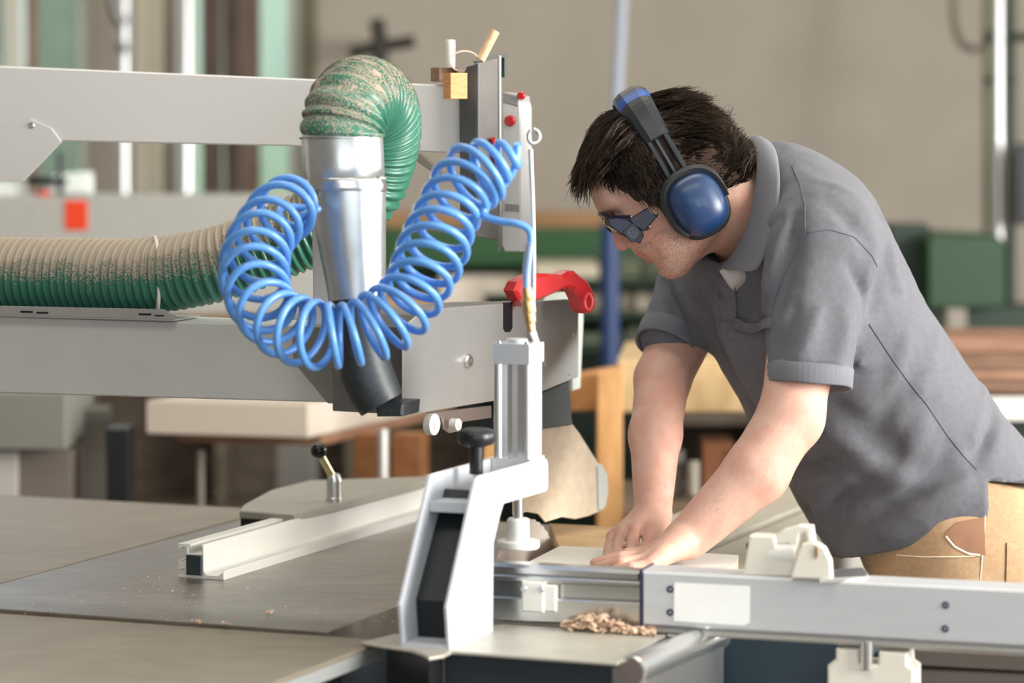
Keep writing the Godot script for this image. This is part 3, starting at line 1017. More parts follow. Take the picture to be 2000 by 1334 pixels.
	plate(st, [1066, 604, 1096, 572, 1138, 570, 1140, 622, 1134, 758, 1118, 764, 1118, 740, 1066, 700], gt.translated_local(Vector3(0, 0, -0.118)), 0.02, 0.001)
	part("back_plate", st, material("pale_green_grey", c8(206, 212, 204), 0.5), g)
	# red handle on top
	var red := material("red_plastic", c8(196, 28, 32), 0.22)
	red.clearcoat_enabled = true
	red.clearcoat = 0.6
	var hz := 4.33
	st = begin()
	plate(st, [1006, 568, 1014, 551, 1038, 538, 1070, 534, 1100, 537, 1112, 530, 1124, 529, 1134, 538, 1152, 551, 1163, 572, 1165, 596, 1158, 610, 1146, 613, 1138, 604, 1132, 584, 1124, 567, 1112, 562, 1096, 568, 1070, 580, 1048, 588, 1030, 600, 1016, 586], yawed(at(1090, 565, hz - 0.015), 40), 0.03, 0.0045)
	var hd := part("red_handle", st, red, g)
	hd.set_meta("label", "glossy red plastic handle")
	st = begin()
	tube(st, curve_points([at(1150, 572, hz - 0.0), at(1142, 585, hz - 0.0), at(1145, 603, hz - 0.0), at(1153, 604, hz - 0.0), at(1157, 586, hz - 0.0), at(1150, 572, hz - 0.0)], 0.004), 0.0035, 10)
	part("thumb_loop", st, red, hd)
	# ---- duct: galvanised pipe with a clamp ring and a rubber boot ----
	var duct := thing("duct_pipe", at(680, 430, 3.98), "galvanised duct pipe with a black rubber boot", "pipe")
	var zinc := brushed("zinc_pipe", c8(200, 204, 204), 0.34, 0.8, Vector3(3, 3, 3), 95, 0.06)
	var dz := 3.98
	st = begin()
	loft(st, [[668, 262, 78], [668, 270, 80], [671, 330, 80], [673, 354, 79], [674, 360, 76]], dz)
	part("sleeve", st, zinc, duct)
	st = begin()
	loft(st, [[676, 352, 75], [680, 372, 74], [684, 440, 70], [690, 500, 64], [696, 560, 58], [698, 584, 57]], dz)
	part("reducer", st, zinc, duct)
	st = begin()
	loft(st, [[673, 352, 81], [673, 354, 83], [674, 362, 80], [675, 370, 82], [675, 376, 80]], dz)
	var band := part("clamp_band", st, steel, duct)
	st = begin()
	rod(st, at(588, 379, dz - 0.02), at(612, 379, dz - 0.035), 0.006, 12)
	rod(st, at(600, 370, dz - 0.03), at(602, 388, dz - 0.03), 0.005, 6)
	part("clamp_bolt", st, steel, band)
	st = begin()
	loft(st, [[698, 578, 50], [697, 592, 49], [696, 610, 47], [700, 650, 48], [706, 690, 50], [716, 730, 52], [732, 766, 50], [746, 790, 46]], dz)
	plate(st, [733, 786, 788, 788, 786, 814, 735, 814], yawed(at(760, 800, 3.97), FENCE_TURN), 0.07, 0.003)
	part("rubber_boot", st, rubber, duct)
	# grey channel seen behind the pipe
	st = begin()
	plate(st, [608, 440, 660, 440, 664, 640, 612, 636], yawed(at(630, 500, 4.06), FENCE_TURN), 0.03, 0.002)
	tag(part("channel_post", st, material("post_pale", c8(186, 184, 184), 0.4)), "pale steel channel standing behind the duct pipe", "post")
	# ---- control post at the end of the upper arm ----
	var ct := yawed(at(932, 300, 4.30), 90.0 - 24.0)
	var cpst := thing("control_post", ct.origin, "dark grey upright sheet metal post at the end of the pale arm", "post")
	st = begin()
	plate(st, [932, 123, 976, 111, 976, 470, 932, 462], ct, 0.004, 0.001)
	part("face_sheet", st, brushed("graphite_sheet", c8(98, 94, 90), 0.42, 0.4, Vector3(3, 3, 3), 97, 0.04), cpst)
	st = begin()
	plate(st, [896, 170, 911, 130, 934, 124, 934, 462, 912, 446, 898, 420], yawed(at(932, 300, 4.30), -30), 0.004, 0.001)
	part("bevel_sheet", st, material("graphite_dark", c8(84, 86, 88), 0.4, 0.2), cpst)
	st = begin()
	plate(st, [975, 109, 979, 108, 980, 492, 976, 492], ct.translated_local(Vector3(0, 0, 0.002)), 0.004, 0.0)
	part("edge_strip", st, steel, cpst)
	st = begin()
	plate(st, [960, 120, 988, 105, 992, 106, 992, 148, 986, 151, 986, 112, 978, 114, 962, 122], ct.translated_local(Vector3(0, 0, -0.01)), 0.03, 0.0005)
	part("hook_channel", st, material("channel_dark", c8(70, 78, 72), 0.4, 0.4), cpst)
	st = begin()
	plate(st, [812, 300, 822, 300, 872, 346, 866, 352, 810, 312], yawed(at(840, 320, 4.33), FENCE_TURN), 0.01, 0.001)
	part("strut", st, material("strut_grey", c8(120, 112, 104), 0.5), cpst)
	var cb := thing("control_box", at(1000, 330, 4.42), "narrow white switch box with red buttons behind the dark post", "switch box")
	var xt := yawed(at(1000, 330, 4.42), -20)
	st = begin()
	plate(st, [980, 190, 1012, 196, 1016, 210, 1018, 492, 986, 492, 980, 480], xt, 0.05, 0.002)
	part("housing", st, material("box_white", c8(212, 212, 210), 0.4), cb)
	st = begin()
	plate(st, [982, 180, 1012, 188, 1012, 208, 982, 200], xt.translated_local(Vector3(0, 0, 0.002)), 0.05, 0.001)
	part("top_rim", st, material("rim_grey", c8(150, 148, 146), 0.5), cb)
	for p in [[997, 236, 0.008], [1019, 187, 0.006]]:
		var q := in_plane(p[0], p[1], xt)
		st = begin()
		lathe(st, [p[2], 0.0, p[2], 0.004, p[2] * 0.8, 0.006], Transform3D(xt.basis * Basis(Vector3.RIGHT, PI / 2), xt * Vector3(q.x, q.y, 0)), 20)
		part("button", st, red, cb)
	st = begin()
	plate(st, [986, 398, 1014, 400, 1014, 414, 986, 412], xt.translated_local(Vector3(0, 0, 0.001)), 0.002, 0.0)
	part("grey_band", st, mats["rim_grey"], cb)
	st = begin()
	var pen := PackedVector3Array()
	for k in [[957, 270], [964, 312], [971, 358]]:
		var pq := in_plane(k[0], k[1], ct)
		pen.append(ct * Vector3(pq.x, pq.y, 0.0045))
	tube(st, pen, 0.0042, 10)
	tag(part("red_pencil", st, red), "thin red marking pencil hanging on the dark post", "pencil")
	# ---- offcuts lying on top ----
	var orange := wood("offcut_orange", c8(226, 158, 96), 101, Vector3(8, 30, 8))
	st = begin()
	box(st, Vector3(0.026, 0.036, 0.026), yawed(at(889, 168, 4.27), 25), 0.001)
	tag(part("wood_offcut", st, orange), "small orange wood block hooked on the end of the arm", "offcut")
	st = begin()
	box(st, Vector3(0.03, 0.02, 0.03), yawed(at(868, 146, 4.34), 25), 0.001)
	tag(part("wood_offcut", st, wood("offcut_brown", c8(150, 112, 84), 102, Vector3(8, 30, 8))), "little brown wood block behind the orange one", "offcut")
	st = begin()
	var strip := []
	for i in 26:
		var a := TAU * 0.8 * i / 25.0 + 0.4
		var p := at(906 + 28 * cos(a), 122 - 20 * sin(a), 4.30 + 0.0005 * i)
		strip.append(PackedVector3Array([p, p + Vector3(0, 0.001, -0.022), p + Vector3(0.001, 0.003, -0.022), p + Vector3(0.001, 0.003, 0)]))
	skin(st, strip)
	tag(part("veneer_curl", st, wood("veneer_pink", c8(232, 206, 188), 103, Vector3(8, 30, 8))), "pale curled veneer strip lying on the arm's end", "veneer")
	st = begin()
	rod(st, at(938, 118, 4.31), at(968, 60, 4.31), 0.0065, 6)
	tag(part("wood_stick", st, wood("stick_pine", c8(226, 190, 150), 104, Vector3(8, 30, 8))), "short pine stick poking up behind the dark post", "stick")
	st = begin()
	rod(st, at(879, 140, 4.36), at(879, 78, 4.36), 0.0075, 10)
	tag(part("white_peg", st, material("peg_white", c8(214, 212, 204), 0.5)), "short white plastic peg behind the veneer curl", "peg")


# stack of round sections given in pixels at one depth: [u, v, half width]
func loft(st: SurfaceTool, keys: Array, depth: float, k := 40) -> void:
	var rings := []
	for i in keys.size():
		var p := at(keys[i][0], keys[i][1], depth)
		var a: Array = keys[maxi(i - 1, 0)]
		var b: Array = keys[mini(i + 1, keys.size() - 1)]
		var d := (at(b[0], b[1], depth) - at(a[0], a[1], depth)).normalized()
		var x := d.cross(Vector3.BACK).normalized()
		var z := x.cross(d)
		var r: float = keys[i][2] * depth / FOCAL
		var ring := PackedVector3Array()
		for s in k:
			var w := TAU * s / k
			ring.append(p + (x * cos(w) + z * sin(w)) * r)
		rings.append(ring)
	skin(st, rings)


func build_hoses() -> void:
	# ---- green corrugated extraction hose, its upper side coated with pale dust ----
	var keys := []
	for k in [[-470, 520, 4.47], [-240, 528, 4.39], [0, 535, 4.31], [150, 537, 4.27], [300, 537, 4.225], [400, 522, 4.20], [480, 498, 4.19], [560, 466, 4.18], [640, 430, 4.17], [705, 378, 4.155], [735, 310, 4.135], [744, 250, 4.11], [734, 205, 4.075], [706, 190, 4.03], [680, 212, 3.99], [669, 250, 3.98], [668, 274, 3.98]]:
		keys.append(at(k[0], k[1], k[2]))
	var pts := curve_points(keys, 0.0013)
	var fr := carried(pts)
	var noise := FastNoiseLite.new()
	noise.seed = 12
	noise.frequency = 18.0
	noise.fractal_octaves = 3
	var R := 0.0468
	var K := 84
	var rings: Array = []
	var verts := PackedVector3Array(); var lies := PackedFloat32Array(); var idx := PackedInt32Array()
	var n := pts.size()
	for i in n:
		var b: Basis = fr[i]
		var s := i * 0.0013
		for j in K + 1:
			var a := TAU * j / K
			var d := b.x * cos(a) + b.y * sin(a)
			var ph := s / 0.0118 * TAU + a        # one helical rib
			var rib := 0.0026 * (0.5 + 0.5 * sin(ph))
			rib = 0.0052 * pow(0.5 + 0.5 * sin(ph), 0.7)
			var R2 := R + 0.0035 * smoothstep(0.62, 1.0, float(i) / n)
			var p := pts[i] + d * (R2 + rib)
			verts.append(p)
			# how thick the dust lies here: on the upper side, ragged at its edge, wiped along the ribs of the raised loop
			var g := d.y - 0.16 + 0.28 * noise.get_noise_3dv(p) + 0.20 * noise.get_noise_3dv(p * 14.0)
			var share := smoothstep(-0.42, 0.42, g)
			if i > n * 0.66: share *= 0.62 + 0.9 * noise.get_noise_2d(s * 12.0, a * 0.05)
			lies.append(share)
	var im := PackedVector3Array()
	im.resize(verts.size())
	for i in n - 1:
		for j in K:
			var a := i * (K + 1) + j
			var b2 := a + 1
			var c := a + K + 1
			var e := c + 1
			idx.append_array([a, c, b2, b2, c, e])
			var fn := (verts[c] - verts[a]).cross(verts[b2] - verts[a])
			for q in [a, b2, c, e]: im[q] += fn
	for i in n:      # join the seam
		var a := i * (K + 1)
		var sum := im[a] + im[a + K]
		im[a] = sum; im[a + K] = sum
	for q in im.size():
		im[q] = im[q].normalized()
		if im[q].dot(verts[q] - pts[q / (K + 1)]) < 0: im[q] = -im[q]
	var arr := []
	arr.resize(Mesh.ARRAY_MAX)
	arr[Mesh.ARRAY_VERTEX] = verts
	arr[Mesh.ARRAY_NORMAL] = im
	arr[Mesh.ARRAY_INDEX] = idx
	var mesh := ArrayMesh.new()
	mesh.add_surface_from_arrays(Mesh.PRIMITIVE_TRIANGLES, arr)
	var hm := material("hose_plastic", c8(52, 112, 92), 0.3)
	mesh.surface_set_material(0, hm)
	var hose := thing("extraction_hose", pts[n / 2], "green ribbed extraction hose with pale dust on top", "hose")
	var o := MeshInstance3D.new()
	o.name = "ribbed_tube"
	o.mesh = mesh
	hose.add_child(o)
	o.position = -hose.position
	# the coat of sawdust: flakes lying on the plastic
	var fl := RandomNumberGenerator.new()
	fl.seed = 29
	var dv := PackedVector3Array(); var dn := PackedVector3Array(); var di := PackedInt32Array()
	for i in n - 1:
		for j in K:
			var q0 := i * (K + 1) + j
			var share := lies[q0]
			if share < 0.02: continue
			if share < 0.93:
				# loose flakes
				var ea := verts[q0 + 1] - verts[q0]
				var eb := verts[q0 + K + 1] - verts[q0]
				for f in 8:
					if fl.randf() > share: continue
					var c := verts[q0] + ea * fl.randf() + eb * fl.randf() + im[q0] * 0.0005
					var w := fl.randf() * TAU
					var r := 0.0007 + 0.0007 * fl.randf()
					var x := ea.normalized() * r
					var y := im[q0].cross(x)
					var k1 := dv.size()
					for t in 3:
						dv.append(c + x * cos(w + t * 2.1) + y * sin(w + t * 2.1))
						dn.append(im[q0])
					di.append_array([k1, k1 + 2, k1 + 1])
				continue
			var k0 := dv.size()
			for q in [q0, q0 + 1, q0 + K + 1, q0 + K + 2]:
				dv.append(verts[q] + im[q] * 0.00035)
				dn.append(im[q])
			di.append_array([k0, k0 + 2, k0 + 1, k0 + 1, k0 + 2, k0 + 3])
	var coat := solid("sawdust_coat", [dv, dn, di], material("hose_sawdust", c8(170, 158, 141), 0.95), hose)
	coat.set_meta("kind", "stuff")
	coat.set_meta("label", "pale sawdust lying on the hose")
	# cable tie holding it to the tray
	var st := begin()
	var tie := PackedVector3Array()
	var c0 := at(308, 536, 4.222)
	for i in 40:
		var a := TAU * i / 39.0
		tie.append(c0 + Vector3(0.012 * sin(a) - 0.004, cos(a) * 0.0535 - 0.002, sin(a) * 0.053))
	tube(st, tie, 0.0028, 8)
	tag(part("cable_tie", st, material("tie_white", c8(214, 208, 198), 0.4)), "white cable tie holding the green hose to its tray", "cable tie")
	# ---- blue spiral air hose ----
	var line := []
	for k in [[588, 420, 3.90], [578, 396, 3.885], [545, 420, 3.87], [506, 478, 3.86], [498, 556, 3.86], [528, 614, 3.855], [584, 646, 3.85], [650, 656, 3.845], [728, 640, 3.84], [794, 590, 3.83], [836, 512, 3.82], [868, 432, 3.81], [912, 358, 3.80], [966, 318, 3.79], [1018, 296, 3.78]]:
		line.append(at(k[0], k[1], k[2]))
	var ax := curve_points(line, 0.0008)
	var af := carried(ax, Vector3(0.3, 0.2, 1))
	var m := ax.size()
	var coil := PackedVector3Array()
	var turns := 28.0
	var rng := RandomNumberGenerator.new()
	rng.seed = 3
	for i in m:
		var w := float(i) / (m - 1)
		var a := TAU * turns * w + 0.9
		var b: Basis = af[i]
		var r := 0.0395 + 0.002 * sin(w * 37.0)
		if i < 60: r *= lerpf(0.5, 1.0, i / 60.0)
		if i > m - 70: r *= lerpf(0.25, 1.0, (m - 1 - i) / 70.0)
		# the loops hang askew: each leans along the hose, most where it climbs
		var lean := 0.80 * absf(b.z.y) + 0.14
		var off := (b.x * cos(a) + b.y * sin(a)) * r
		coil.append(ax[i] + off + b.z * signf(b.z.y) * off.z * lean)
	var fine := PackedVector3Array()
	for i in range(0, m, 1): fine.append(coil[i])
	var blue := material("blue_polyurethane", c8(92, 152, 222), 0.25)
	blue.clearcoat_enabled = true
	blue.clearcoat = 0.5
	var ch := thing("spiral_air_hose", ax[m / 2], "coiled bright blue plastic air hose hanging from a thin rod", "air hose")
	st = begin()
	tube(st, fine, 0.0050, 10)
	part("coil", st, blue, ch)
	var zr := 3.77
	var last := coil[m - 1]
	st = begin()
	tube(st, curve_points([last, at(1004, 330, 3.785), at(968, 382, 3.79), at(944, 414, 3.79), at(972, 431, 3.78), at(1010, 437, zr), at(1030, 446, zr), at(1037, 462, zr), at(1034, 492, zr), at(1029, 530, zr), at(1028, 570, zr)], 0.004), 0.0046, 12)
	part("tail", st, blue, ch)
	st = begin()
	var sp := curve_points([at(1035, 476, zr), at(1031, 510, zr), at(1028, 568, zr)], 0.0006)
	var sf := carried(sp)
	var helix := PackedVector3Array()
	for i in sp.size():
		var a := TAU * i * 0.0006 / 0.0030
		var b: Basis = sf[i]
		helix.append(sp[i] + (b.x * cos(a) + b.y * sin(a)) * 0.0056)
	tube(st, helix, 0.0008, 5)
	part("spring_sleeve", st, mats["bright_steel"], ch)
	var brass := material("brass", c8(206, 168, 112), 0.28, 0.9)
	st = begin()
	var f0 := at(1029, 560, zr)
	var f1 := at(1038, 656, zr)
	var l := f0.distance_to(f1)
	lathe(st, [0.0045, 0.0, 0.0062, 0.002, 0.0062, l * 0.22, 0.0075, l * 0.24, 0.0085, l * 0.30, 0.0085, l * 0.52, 0.0072, l * 0.55, 0.0072, l * 0.72, 0.0056, l * 0.76, 0.0056, l * 0.90, 0.0048, l], aim(f0, f1), 14)
	part("brass_coupling", st, brass, ch)
	st = begin()
	var e0 := at(1038, 648, zr); var e1 := at(1042, 668, zr)
	rod(st, e0, e1, 0.0068, 6)
	part("nipple", st, mats["bright_steel"], ch)


# ---------- smooth solids: tapered capsules and ellipsoids joined by a smooth minimum, meshed as surface nets ----------
class Field:
	var kind := PackedByteArray()          # 0 capsule, 1 ellipsoid, 2 capsule taken away, 3 ellipsoid taken away
	var a := PackedVector3Array()
	var b := PackedVector3Array()
	var ra := PackedFloat32Array()
	var rb := PackedFloat32Array()
	var k := PackedFloat32Array()
	var m: Array[Basis] = []
	var inv := PackedVector3Array()
	var fold_a := PackedVector3Array()
	var fold_b := PackedVector3Array()
	var fold_h := PackedFloat32Array()
	var fold_w := PackedFloat32Array()
	var cuts: Array = []                   # groups of planes; a point is outside when it lies above all planes of any group
	var ripple: FastNoiseLite = null
	var ripple_h := 0.0
	var all := PackedInt32Array()

	func cap(p: Vector3, q: Vector3, r1: float, r2: float, blend: float, away := false) -> void:
		_put(2 if away else 0, p, q, r1, r2, blend, Basis(), Vector3.ONE)

	func ell(p: Vector3, axes: Basis, r: Vector3, blend: float, away := false) -> void:
		var i := Vector3(1.0 / r.x, 1.0 / r.y, 1.0 / r.z)
		_put(3 if away else 1, p, p, 0, 0, blend, Basis.from_scale(i) * axes.transposed(), i)

	func _put(t: int, p: Vector3, q: Vector3, r1: float, r2: float, blend: float, mm: Basis, i: Vector3) -> void:
		all.append(kind.size())
		kind.append(t); a.append(p); b.append(q); ra.append(r1); rb.append(r2); k.append(blend); m.append(mm); inv.append(i)

	func one(i: int, p: Vector3) -> float:
		if kind[i] & 1 == 0:
			var pa := p - a[i]
			var ba := b[i] - a[i]
			var l := ba.length_squared()
			var h := clampf(pa.dot(ba) / l, 0.0, 1.0) if l > 1e-9 else 0.0
			return (pa - ba * h).length() - lerpf(ra[i], rb[i], h)
		var q := m[i] * (p - a[i])
		var k0 := q.length()
		var k1 := (q * inv[i]).length()
		if k1 < 1e-6: return -0.02
		return k0 * (k0 - 1.0) / k1

	func dist(p: Vector3, list: PackedInt32Array) -> float:
		var d := 10.0
		for i in list:
			var e := one(i, p)
			var kk := k[i]
			if kind[i] < 2:
				var h := maxf(kk - absf(d - e), 0.0) / kk
				d = minf(d, e) - h * h * kk * 0.25
			else:
				e = -e
				var h2 := maxf(kk - absf(d - e), 0.0) / kk
				d = maxf(d, e) + h2 * h2 * kk * 0.25
		if absf(d) < 0.04:
			for i in fold_a.size():
				var pa := p - fold_a[i]
				var ba := fold_b[i] - fold_a[i]
				var h := clampf(pa.dot(ba) / ba.length_squared(), 0.0, 1.0)
				var w := fold_w[i]
				var s := (pa - ba * h).length_squared() / (w * w)
				if s < 5.0: d -= fold_h[i] * exp(-s) * (1.0 - 0.55 * absf(2.0 * h - 1.0))
			if ripple: d -= ripple_h * ripple.get_noise_3dv(p)
		for g in cuts:
			var c := 10.0
			for pl in g: c = minf(c, (pl as Plane).distance_to(p))
			d = maxf(d, c)
		return d

	func hit(from: Vector3, dir: Vector3, start: float) -> float:      # distance along dir to the surface
		var s := start
		var d := dir.normalized()
		for i in 90:
			var e := dist(from + d * s, all)
			if e < 0.0003: return s
			s += maxf(e * 0.7, 0.0003)
			if s > 6.0: return -1.0
		return s

	func fill_block(bl: Vector3i, o: Vector3, h: float, B: int, half: float, diag: float, near: PackedInt32Array, vals: PackedFloat32Array, sy: int, sz: int) -> bool:
		var c := o + Vector3(bl) * (h * B) + Vector3(half, half, half)
		var d := 10.0
		var each := PackedFloat32Array()
		for i in near:
			var e := one(i, c)
			each.append(e)
			if kind[i] < 2: d = minf(d, e)
		if d > diag + 0.05: return false
		var full := dist(c, near)
		if absf(full) > diag * 1.35 + 0.012:
			if full < 0.0:
				for z in B:
					for y in B:
						for x in B:
							vals[(bl.x * B + x) + (bl.y * B + y) * sy + (bl.z * B + z) * sz] = -1.0
			return false
		var list := PackedInt32Array()
		for j in near.size():
			var i := near[j]
			if kind[i] < 2:
				if each[j] < d + 2.6 * diag + k[i]: list.append(i)
			elif each[j] < diag * 1.5 + k[i] + 0.01: list.append(i)
		for z in B + 1:
			for y in B + 1:
				for x in B + 1:
					var ix := bl.x * B + x; var iy := bl.y * B + y; var iz := bl.z * B + z
					if (x == B or y == B or z == B) and vals[ix + iy * sy + iz * sz] != 1.0: continue
					vals[ix + iy * sy + iz * sz] = dist(o + Vector3(ix, iy, iz) * h, list)
		return true

	# out: [vertices, normals, indices]; cells outside keep (an Array of AABBs to leave out) are skipped
	func mesh(box: AABB, h: float, out: Array, leave: Array = []) -> void:
		var B := 4
		var nb := Vector3i((box.size / (h * B)).ceil()) + Vector3i.ONE
		var n := nb * B + Vector3i.ONE
		var vals := PackedFloat32Array()
		vals.resize(n.x * n.y * n.z)
		vals.fill(1.0)
		var sy := n.x
		var sz := n.x * n.y
		var o := box.position
		var half := h * B * 0.5
		var diag := half * 1.74
		var active := []
		var SB := 4
		var sd := diag * SB
		var sh := half * SB
		for gz in range(0, nb.z, SB):
			for gy in range(0, nb.y, SB):
				for gx in range(0, nb.x, SB):
					var gc := o + Vector3(gx, gy, gz) * (h * B) + Vector3(sh, sh, sh)
					var near := PackedInt32Array()
					var gd := 10.0
					var ge := PackedFloat32Array()
					for i in kind.size():
						var e := one(i, gc)
						ge.append(e)
						if kind[i] < 2: gd = minf(gd, e)
					if gd > sd * 1.3 + 0.05: continue
					for i in kind.size():
						if ge[i] < (gd + 2.6 * sd if kind[i] < 2 else sd * 1.5 + 0.01) + k[i]: near.append(i)
					for bz in range(gz, mini(gz + SB, nb.z)):
						for by in range(gy, mini(gy + SB, nb.y)):
							for bx in range(gx, mini(gx + SB, nb.x)):
								if fill_block(Vector3i(bx, by, bz), o, h, B, half, diag, near, vals, sy, sz): active.append(Vector3i(bx, by, bz))
		# one vertex in each crossed cell
		var V: PackedVector3Array = out[0]
		var N: PackedVector3Array = out[1]
		var I: PackedInt32Array = out[2]
		var first := V.size()
		var ids := {}
		for bl in active:
			for z in B:
				for y in B:
					for x in B:
						var ix: int = bl.x * B + x; var iy: int = bl.y * B + y; var iz: int = bl.z * B + z
						var at0 := ix + iy * sy + iz * sz
						var c0 := vals[at0]; var c1 := vals[at0 + 1]; var c2 := vals[at0 + sy]; var c3 := vals[at0 + sy + 1]
						var c4 := vals[at0 + sz]; var c5 := vals[at0 + sz + 1]; var c6 := vals[at0 + sz + sy]; var c7 := vals[at0 + sz + sy + 1]
						var s := int(c0 < 0) + int(c1 < 0) + int(c2 < 0) + int(c3 < 0) + int(c4 < 0) + int(c5 < 0) + int(c6 < 0) + int(c7 < 0)
						if s == 0 or s == 8: continue
						var sum := Vector3.ZERO
						var cnt := 0
						if (c0 < 0) != (c1 < 0): sum += Vector3(c0 / (c0 - c1), 0, 0); cnt += 1
						if (c2 < 0) != (c3 < 0): sum += Vector3(c2 / (c2 - c3), 1, 0); cnt += 1
						if (c4 < 0) != (c5 < 0): sum += Vector3(c4 / (c4 - c5), 0, 1); cnt += 1
						if (c6 < 0) != (c7 < 0): sum += Vector3(c6 / (c6 - c7), 1, 1); cnt += 1
						if (c0 < 0) != (c2 < 0): sum += Vector3(0, c0 / (c0 - c2), 0); cnt += 1
						if (c1 < 0) != (c3 < 0): sum += Vector3(1, c1 / (c1 - c3), 0); cnt += 1
						if (c4 < 0) != (c6 < 0): sum += Vector3(0, c4 / (c4 - c6), 1); cnt += 1
						if (c5 < 0) != (c7 < 0): sum += Vector3(1, c5 / (c5 - c7), 1); cnt += 1
						if (c0 < 0) != (c4 < 0): sum += Vector3(0, 0, c0 / (c0 - c4)); cnt += 1
						if (c1 < 0) != (c5 < 0): sum += Vector3(1, 0, c1 / (c1 - c5)); cnt += 1
						if (c2 < 0) != (c6 < 0): sum += Vector3(0, 1, c2 / (c2 - c6)); cnt += 1
						if (c3 < 0) != (c7 < 0): sum += Vector3(1, 1, c3 / (c3 - c7)); cnt += 1
						var p := o + (Vector3(ix, iy, iz) + sum / cnt) * h
						var skip := false
						for l in leave:
							if (l as AABB).has_point(p): skip = true
						if skip: continue
						ids[at0] = V.size()
						V.append(p)
						var g := Vector3((c1 + c3 + c5 + c7) - (c0 + c2 + c4 + c6), (c2 + c3 + c6 + c7) - (c0 + c1 + c4 + c5), (c4 + c5 + c6 + c7) - (c0 + c1 + c2 + c3))
						N.append(g.normalized())
		for at0 in ids:
			var c0 := vals[at0]
			for ax in 3:
				var st: int = [1, sy, sz][ax]
				var s1: int = [sy, sz, 1][ax]
				var s2: int = [sz, 1, sy][ax]
				var c1 := vals[at0 + st]
				if (c0 < 0) == (c1 < 0): continue
				if not (ids.has(at0 - s1) and ids.has(at0 - s2) and ids.has(at0 - s1 - s2)): continue
				var q0: int = ids[at0]; var q1: int = ids[at0 - s1]; var q2: int = ids[at0 - s1 - s2]; var q3: int = ids[at0 - s2]
				if c0 < 0: I.append_array([q0, q3, q2, q0, q2, q1])
				else: I.append_array([q0, q1, q2, q0, q2, q3])
		# smoother normals: mean of the faces round each vertex
		var F := PackedVector3Array()
		F.resize(V.size() - first)
		for t in range(0, I.size(), 3):
			if I[t] < first: continue
			var fn := (V[I[t + 1]] - V[I[t]]).cross(V[I[t + 2]] - V[I[t]])
			F[I[t] - first] += fn; F[I[t + 1] - first] += fn; F[I[t + 2] - first] += fn
		for i in F.size():
			var nn := F[i].normalized()
			if nn.dot(N[first + i]) < 0: nn = -nn
			if nn.length() > 0.5: N[first + i] = (nn * 0.8 + N[first + i] * 0.2).normalized()
		out[0] = V; out[1] = N; out[2] = I


func solid(called: String, out: Array, m: Material, parent: Node3D, tint = null) -> MeshInstance3D:
	var arr := []
	arr.resize(Mesh.ARRAY_MAX)
	var off := parent.position if parent else Vector3.ZERO
	var pp: Node = parent.get_parent() if parent else null
	while pp is Node3D and pp != self:
		off += (pp as Node3D).position
		pp = pp.get_parent()
	var V: PackedVector3Array = out[0]
	if tint != null:
		var C := PackedColorArray()
		for i in V.size(): C.append(tint.call(V[i]))
		arr[Mesh.ARRAY_COLOR] = C
	var W := PackedVector3Array()
	for p in V: W.append(p - off)
	arr[Mesh.ARRAY_VERTEX] = W
	arr[Mesh.ARRAY_NORMAL] = out[1]
	arr[Mesh.ARRAY_INDEX] = out[2]
	var mesh := ArrayMesh.new()
	mesh.add_surface_from_arrays(Mesh.PRIMITIVE_TRIANGLES, arr)
	mesh.surface_set_material(0, m)
	var o := MeshInstance3D.new()
	o.name = called
	o.mesh = mesh
	parent.add_child(o, true)
	return o


# ---------- the worker ----------
var head_o: Vector3
var hf: Vector3
var hu: Vector3
var hl: Vector3
const HEAD_TILT := 43.0
const HEAD_TURN := 0.0

func hp(f: float, u: float, l: float) -> Vector3:        # centimetres: forward, up, to his left
	return head_o + (hf * f + hu * u + hl * l) * 0.01

